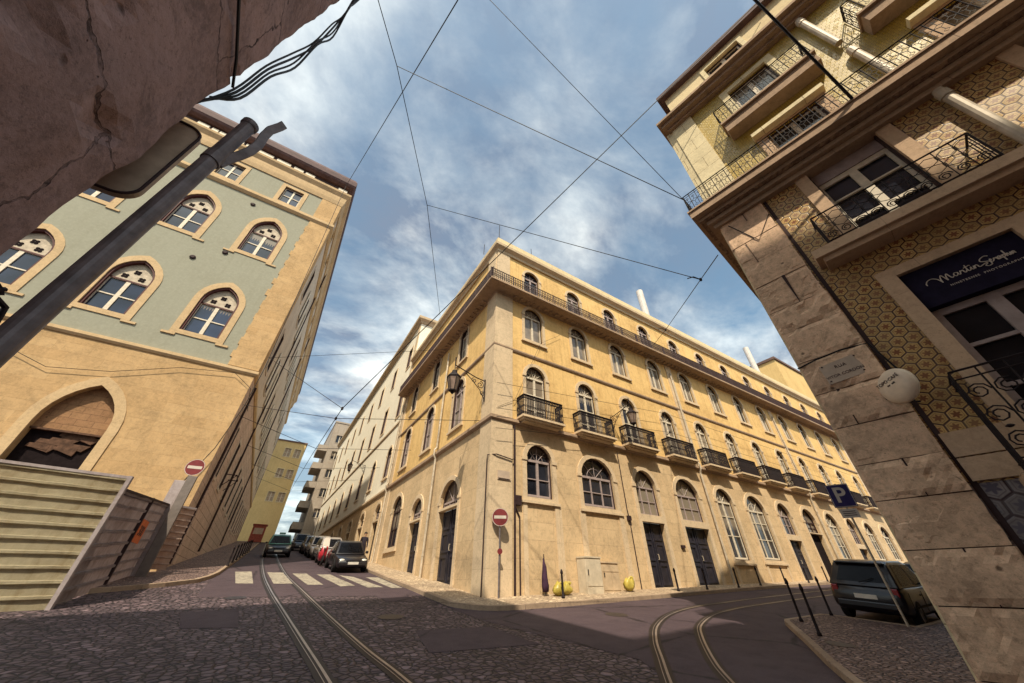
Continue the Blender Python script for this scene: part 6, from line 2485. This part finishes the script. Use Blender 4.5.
# ------------------------------------------------------------------ a person by the wall up the street
def figure(label, loc, rz):
    me = bpy.data.meshes.new('person')
    v = [(0, 0, .93), (0, 0, 1.12), (0, 0, 1.34), (0, 0, 1.47), (.01, 0, 1.53), (.02, 0, 1.64), (.015, 0, 1.73),
         (0, .11, .88), (.02, .12, .5), (-.01, .12, .09), (.12, .13, .04), (0, -.11, .88), (-.02, -.12, .5), (.03, -.12, .09), (.16, -.13, .04),
         (0, .19, 1.42), (-.02, .25, 1.14), (.06, .24, .9), (.09, .23, .80), (0, -.19, 1.42), (-.02, -.25, 1.14), (.06, -.24, .9), (.09, -.23, .80)]
    e = [(0, 1), (1, 2), (2, 3), (3, 4), (4, 5), (5, 6), (0, 7), (7, 8), (8, 9), (9, 10), (0, 11), (11, 12), (12, 13), (13, 14), (2, 15), (15, 16), (16, 17), (17, 18), (2, 19), (19, 20), (20, 21), (21, 22)]
    me.from_pydata(v, e, [])
    o = bpy.data.objects.new('person', me)
    COL.objects.link(o)
    md = o.modifiers.new('skin', 'SKIN')
    rad = [.15, .135, .165, .07, .055, .1, .085, .095, .06, .045, .04, .095, .06, .045, .04, .07, .05, .04, .035, .07, .05, .04, .035]
    for i, sv in enumerate(me.skin_vertices[0].data):
        sv.radius = (rad[i], rad[i])
        sv.use_root = (i == 0)
    sb_ = o.modifiers.new('sub', 'SUBSURF')
    sb_.levels = sb_.render_levels = 2
    dg = bpy.context.evaluated_depsgraph_get()
    m2 = bpy.data.meshes.new_from_object(o.evaluated_get(dg))
    bpy.data.objects.remove(o)
    m2.materials.clear()
    m2.materials.append(M['cloth']); m2.materials.append(M['skin'])
    for p in m2.polygons:
        p.use_smooth = True
        c = p.center
        p.material_index = 1 if (c.z > 1.5 or (c.z < .86 and abs(c.y) > .2 and c.z > .7)) else 0
    o = link('person', m2, None, loc, rz)
    tagit(o, label, 'person')
    bm = bmesh.new()
    bmesh.ops.create_uvsphere(bm, u_segments=14, v_segments=10, radius=.112)
    for q in [q for q in bm.verts if q.co.z < -.02 and q.co.x > -.02]:
        q.co.z = -.02 + (q.co.z + .02) * .1
    obj('hair', bm, M['hair'], o, (-.005, 0, 1.69), 0, True)
    return o


figure('person in dark clothes standing on the pavement behind the black saloon', (-.75, 16.6, gz(-.75, 16.6) + .12), -PI / 2)

# ------------------------------------------------------------------ overhead wires
def wire(name, label, pts, r_=.012, sag=.0, cat='wire', group=None):
    P = [Vector(p) for p in pts]
    out = []
    for a, b in zip(P, P[1:]):
        n_ = 10 if sag else 2
        for k in range(n_):
            t = k / n_
            out.append(a.lerp(b, t) - Vector((0, 0, sag * 4 * t * (1 - t))))
    out.append(P[-1])
    bm = bmesh.new()
    tube(bm, out, r_, 5)
    o = obj(name, bm, M['cable'])
    rebase(o, P[0])
    return tagit(o, label, cat, group)


def insul(bm, p, d=.16):
    p = Vector(p)
    lathe(bm, [(.02, -.07), (.045, -.04), (.045, .04), (.02, .07)], 8, p)

WG = 'overhead wires across the junction'
wire('overhead_wire', 'long black wire from the top down to the attic of the left street facade', [(-.3, 9.05, 18.5), (-4.96, -.92, 16.95), (-8.09, -6.19, 16.47), (-9.09, -7.78, 15.96), (-12.62, -13.34, 14.18)], .016, 0, 'wire', WG)
wire('overhead_wire', 'upper of two span wires running from the long wire to the right corner railing', [(-8.09, -6.19, 16.47), (.93, -10.02, 10.1)], .013, 0, 'wire', WG)
wire('overhead_wire', 'steep wire from the top middle of the sky down to the right corner railing', [(.93, -10.02, 10.1), (-5.96, -9.59, 16.83), (-16.3, -8.94, 26.9)], .010, 0, 'wire', WG)
wire('overhead_wire', 'wire from the tiled building roof over the junction and down the left street', [(2.0, -14.58, 17.01), (-5.75, 1.6, 6.0), (-5.85, 12, 7.05), (-5.9, 30, 8.85), (-5.8, 70, 12.8)], .016, 0, 'wire', WG)
wire('overhead_wire', 'lower span wire in front of the yellow roof, ending in an insulator', [(-4.96, -.92, 16.95), (3.19, -8.72, 9.01)], .014, 0, 'wire', WG)
o = wire('overhead_wire', 'wire with insulators between the stone corner pillar and the yellow facade', [(1.72, -9.93, 8.13), (3.19, -8.72, 9.01), (9.38, -3.64, 12.7), (13.45, -.0, 15.13)], .014, 0, 'wire', WG)
bm = bmesh.new()
for p in ((3.19, -8.72, 9.01), (9.38, -3.64, 12.7)):
    insul(bm, p)
    tube(bm, [Vector(p), Vector(p) + Vector((-.22, .1, .1)), Vector(p) + Vector((-.4, .22, .02))], .02, 5)
obj('insulator', bm, M['iron'], o, world=True)
wire('service_cable', 'thick black cable running down past the balconies to the long stone slab', [(1.42, -13.79, 9.4), (-.70, -13.83, 12.05), (-3.89, -13.88, 16.03)], .032, 0, 'cable')
wire('facade_cable', 'cable crossing the green building roof edge and sagging down its ochre corner', [(-2.9, -30, 1.8 + 1.6), (-6.89, -9.09, 16.37), (-10.42, 9.6, 29.25)][1:] + [(-9.9, 10.36, 11.0), (-9.96, 10.36, 8.56), (-10.3, 10.36, 6.1), (-10.87, 10.36, 4.25), (-11.46, 10.36, 2.6)], .02, 0, 'cable')
wire('facade_cable', 'thin cable sagging along the ochre wall above the pointed portal', [(-21, 10.5, 9.9), (-19.34, 10.46, 9.16), (-17.69, 10.46, 8.55), (-15.69, 10.46, 8.93), (-13.42, 10.46, 9.9), (-11.13, 10.46, 10.3), (-10.1, 10.5, 9.6), (-9.95, 12, 8.8)], .014, 0, 'cable')
wire('overhead_wire', 'level wire from the green building corner across the street to the yellow side wall', [(-10.0, 10.5, 11.73), (-.02, 5.92, 13.39)], .012, 0, 'wire', WG)
wire('overhead_wire', 'short sloping wire from the green building to the tram wire in the street', [(-10.0, 6.4 + 4.4, 11.9), (-5.75, 1.6, 6.0)], .012, 0, 'wire', WG)
wire('overhead_wire', 'span wire over the left street reaching the yellow side wall below the lantern', [(-10.1, 10.8, 8.7), (-5.76, 3.2, 6.16), (-.05, 1.12, 6.62)], .012, .0, 'wire', WG)
for i, y in enumerate((11, 20, 30, 41)):
    wire('overhead_wire', ('first', 'second', 'third', 'fourth')[i] + ' cross wire up the left street holding the tram wire, counted from the crossing', [(-10.15, y + .5, gz(0, y) + 7.2), (-5.85, y, gz(0, y) + 5.95), (-.02, y + .5, gz(0, y) + 7.0)], .014, 0, 'wire', WG)
bm = bmesh.new()
for p in ((-5.75, 1.6, 6.0), (-5.76, 3.2, 6.16)):
    insul(bm, p)
o = obj('wire_joint', bm, M['iron'])
rebase(o, (-5.75, 1.6, 6.0))
tagit(o, 'pair of dark insulators on the tram wire over the zebra crossing', 'insulator')
for z, x1, lab in ((9.35, 12.2, 'upper cable strung level along the yellow facade over the second floor'), (8.1, 12.2, 'middle cable strung level along the yellow facade through the balcony windows'), (7.2, 12, 'lowest cable strung level along the yellow facade just over the balconies')):
    o = wire('facade_cable', lab, [(.0, -.34, z - 1.4), (x1, -.34, z), (44, -.34, z + .2)], .010, 0, 'cable', 'cables along the yellow facade')
    bm = bmesh.new()
    for x in (x1, x1 + 7.3, x1 + 14.6, x1 + 21.9):
        tube(bm, [(x, -.04, z - .1), (x, -.34, z - .02), (x, -.4, z + .1)], .02, 5)
        insul(bm, (x, -.34, z))
    obj('hook', bm, M['iron'], o, world=True)
wire('facade_cable', 'thin black cable rising slantwise over the yellow facade between two window floors', [(.2, -.1, 6.9), (1.08, -.12, 7.43), (2.8, -.12, 11.33), (4.25, -.12, 12.46)], .008, 0, 'cable')


# ------------------------------------------------------------------ every separate piece becomes a part of its own
def split_islands(o):
    me = o.data
    n = len(me.vertices)
    par = list(range(n))

    def find(i):
        while par[i] != i:
            par[i] = par[par[i]]
            i = par[i]
        return i
    for e in me.edges:
        a, b = find(e.vertices[0]), find(e.vertices[1])
        if a != b:
            par[a] = b
    comps = {}
    for p in me.polygons:
        comps.setdefault(find(p.vertices[0]), []).append(p)
    if len(comps) < 2:
        return
    mats = list(me.materials)
    first = True
    base = o.name.split('.')[0]
    for polys in comps.values():
        idx = {}
        vs, fs = [], []
        for p in polys:
            f = []
            for v in p.vertices:
                if v not in idx:
                    idx[v] = len(vs)
                    vs.append(tuple(me.vertices[v].co))
                f.append(idx[v])
            fs.append(f)
        m = bpy.data.meshes.new(base)
        m.from_pydata(vs, [], fs)
        for q in mats:
            m.materials.append(q)
        if first:
            o.data = m
            first = False
        else:
            c = bpy.data.objects.new(base, m)
            COL.objects.link(c)
            c.parent = o.parent
            c.location = o.location


for nm in ('corner_pilaster', 'stone_band', 'tympanum', 'portal_surround', 'portal_recess', 'service_pipe', 'junction_box', 'wall_rib', 'window_hood',
           'parapet_cap', 'roof_mast', 'shutter', 'wall_plate', 'parapet_panel', 'party_pilaster', 'string_course', 'wall_niche', 'bolt', 'hook', 'insulator', 'line', 'fixing_cable', 'broken_boarding', 'collar'):
    for o in [o for o in bpy.data.objects if o.type == 'MESH' and o.name.split('.')[0] == nm]:
        split_islands(o)
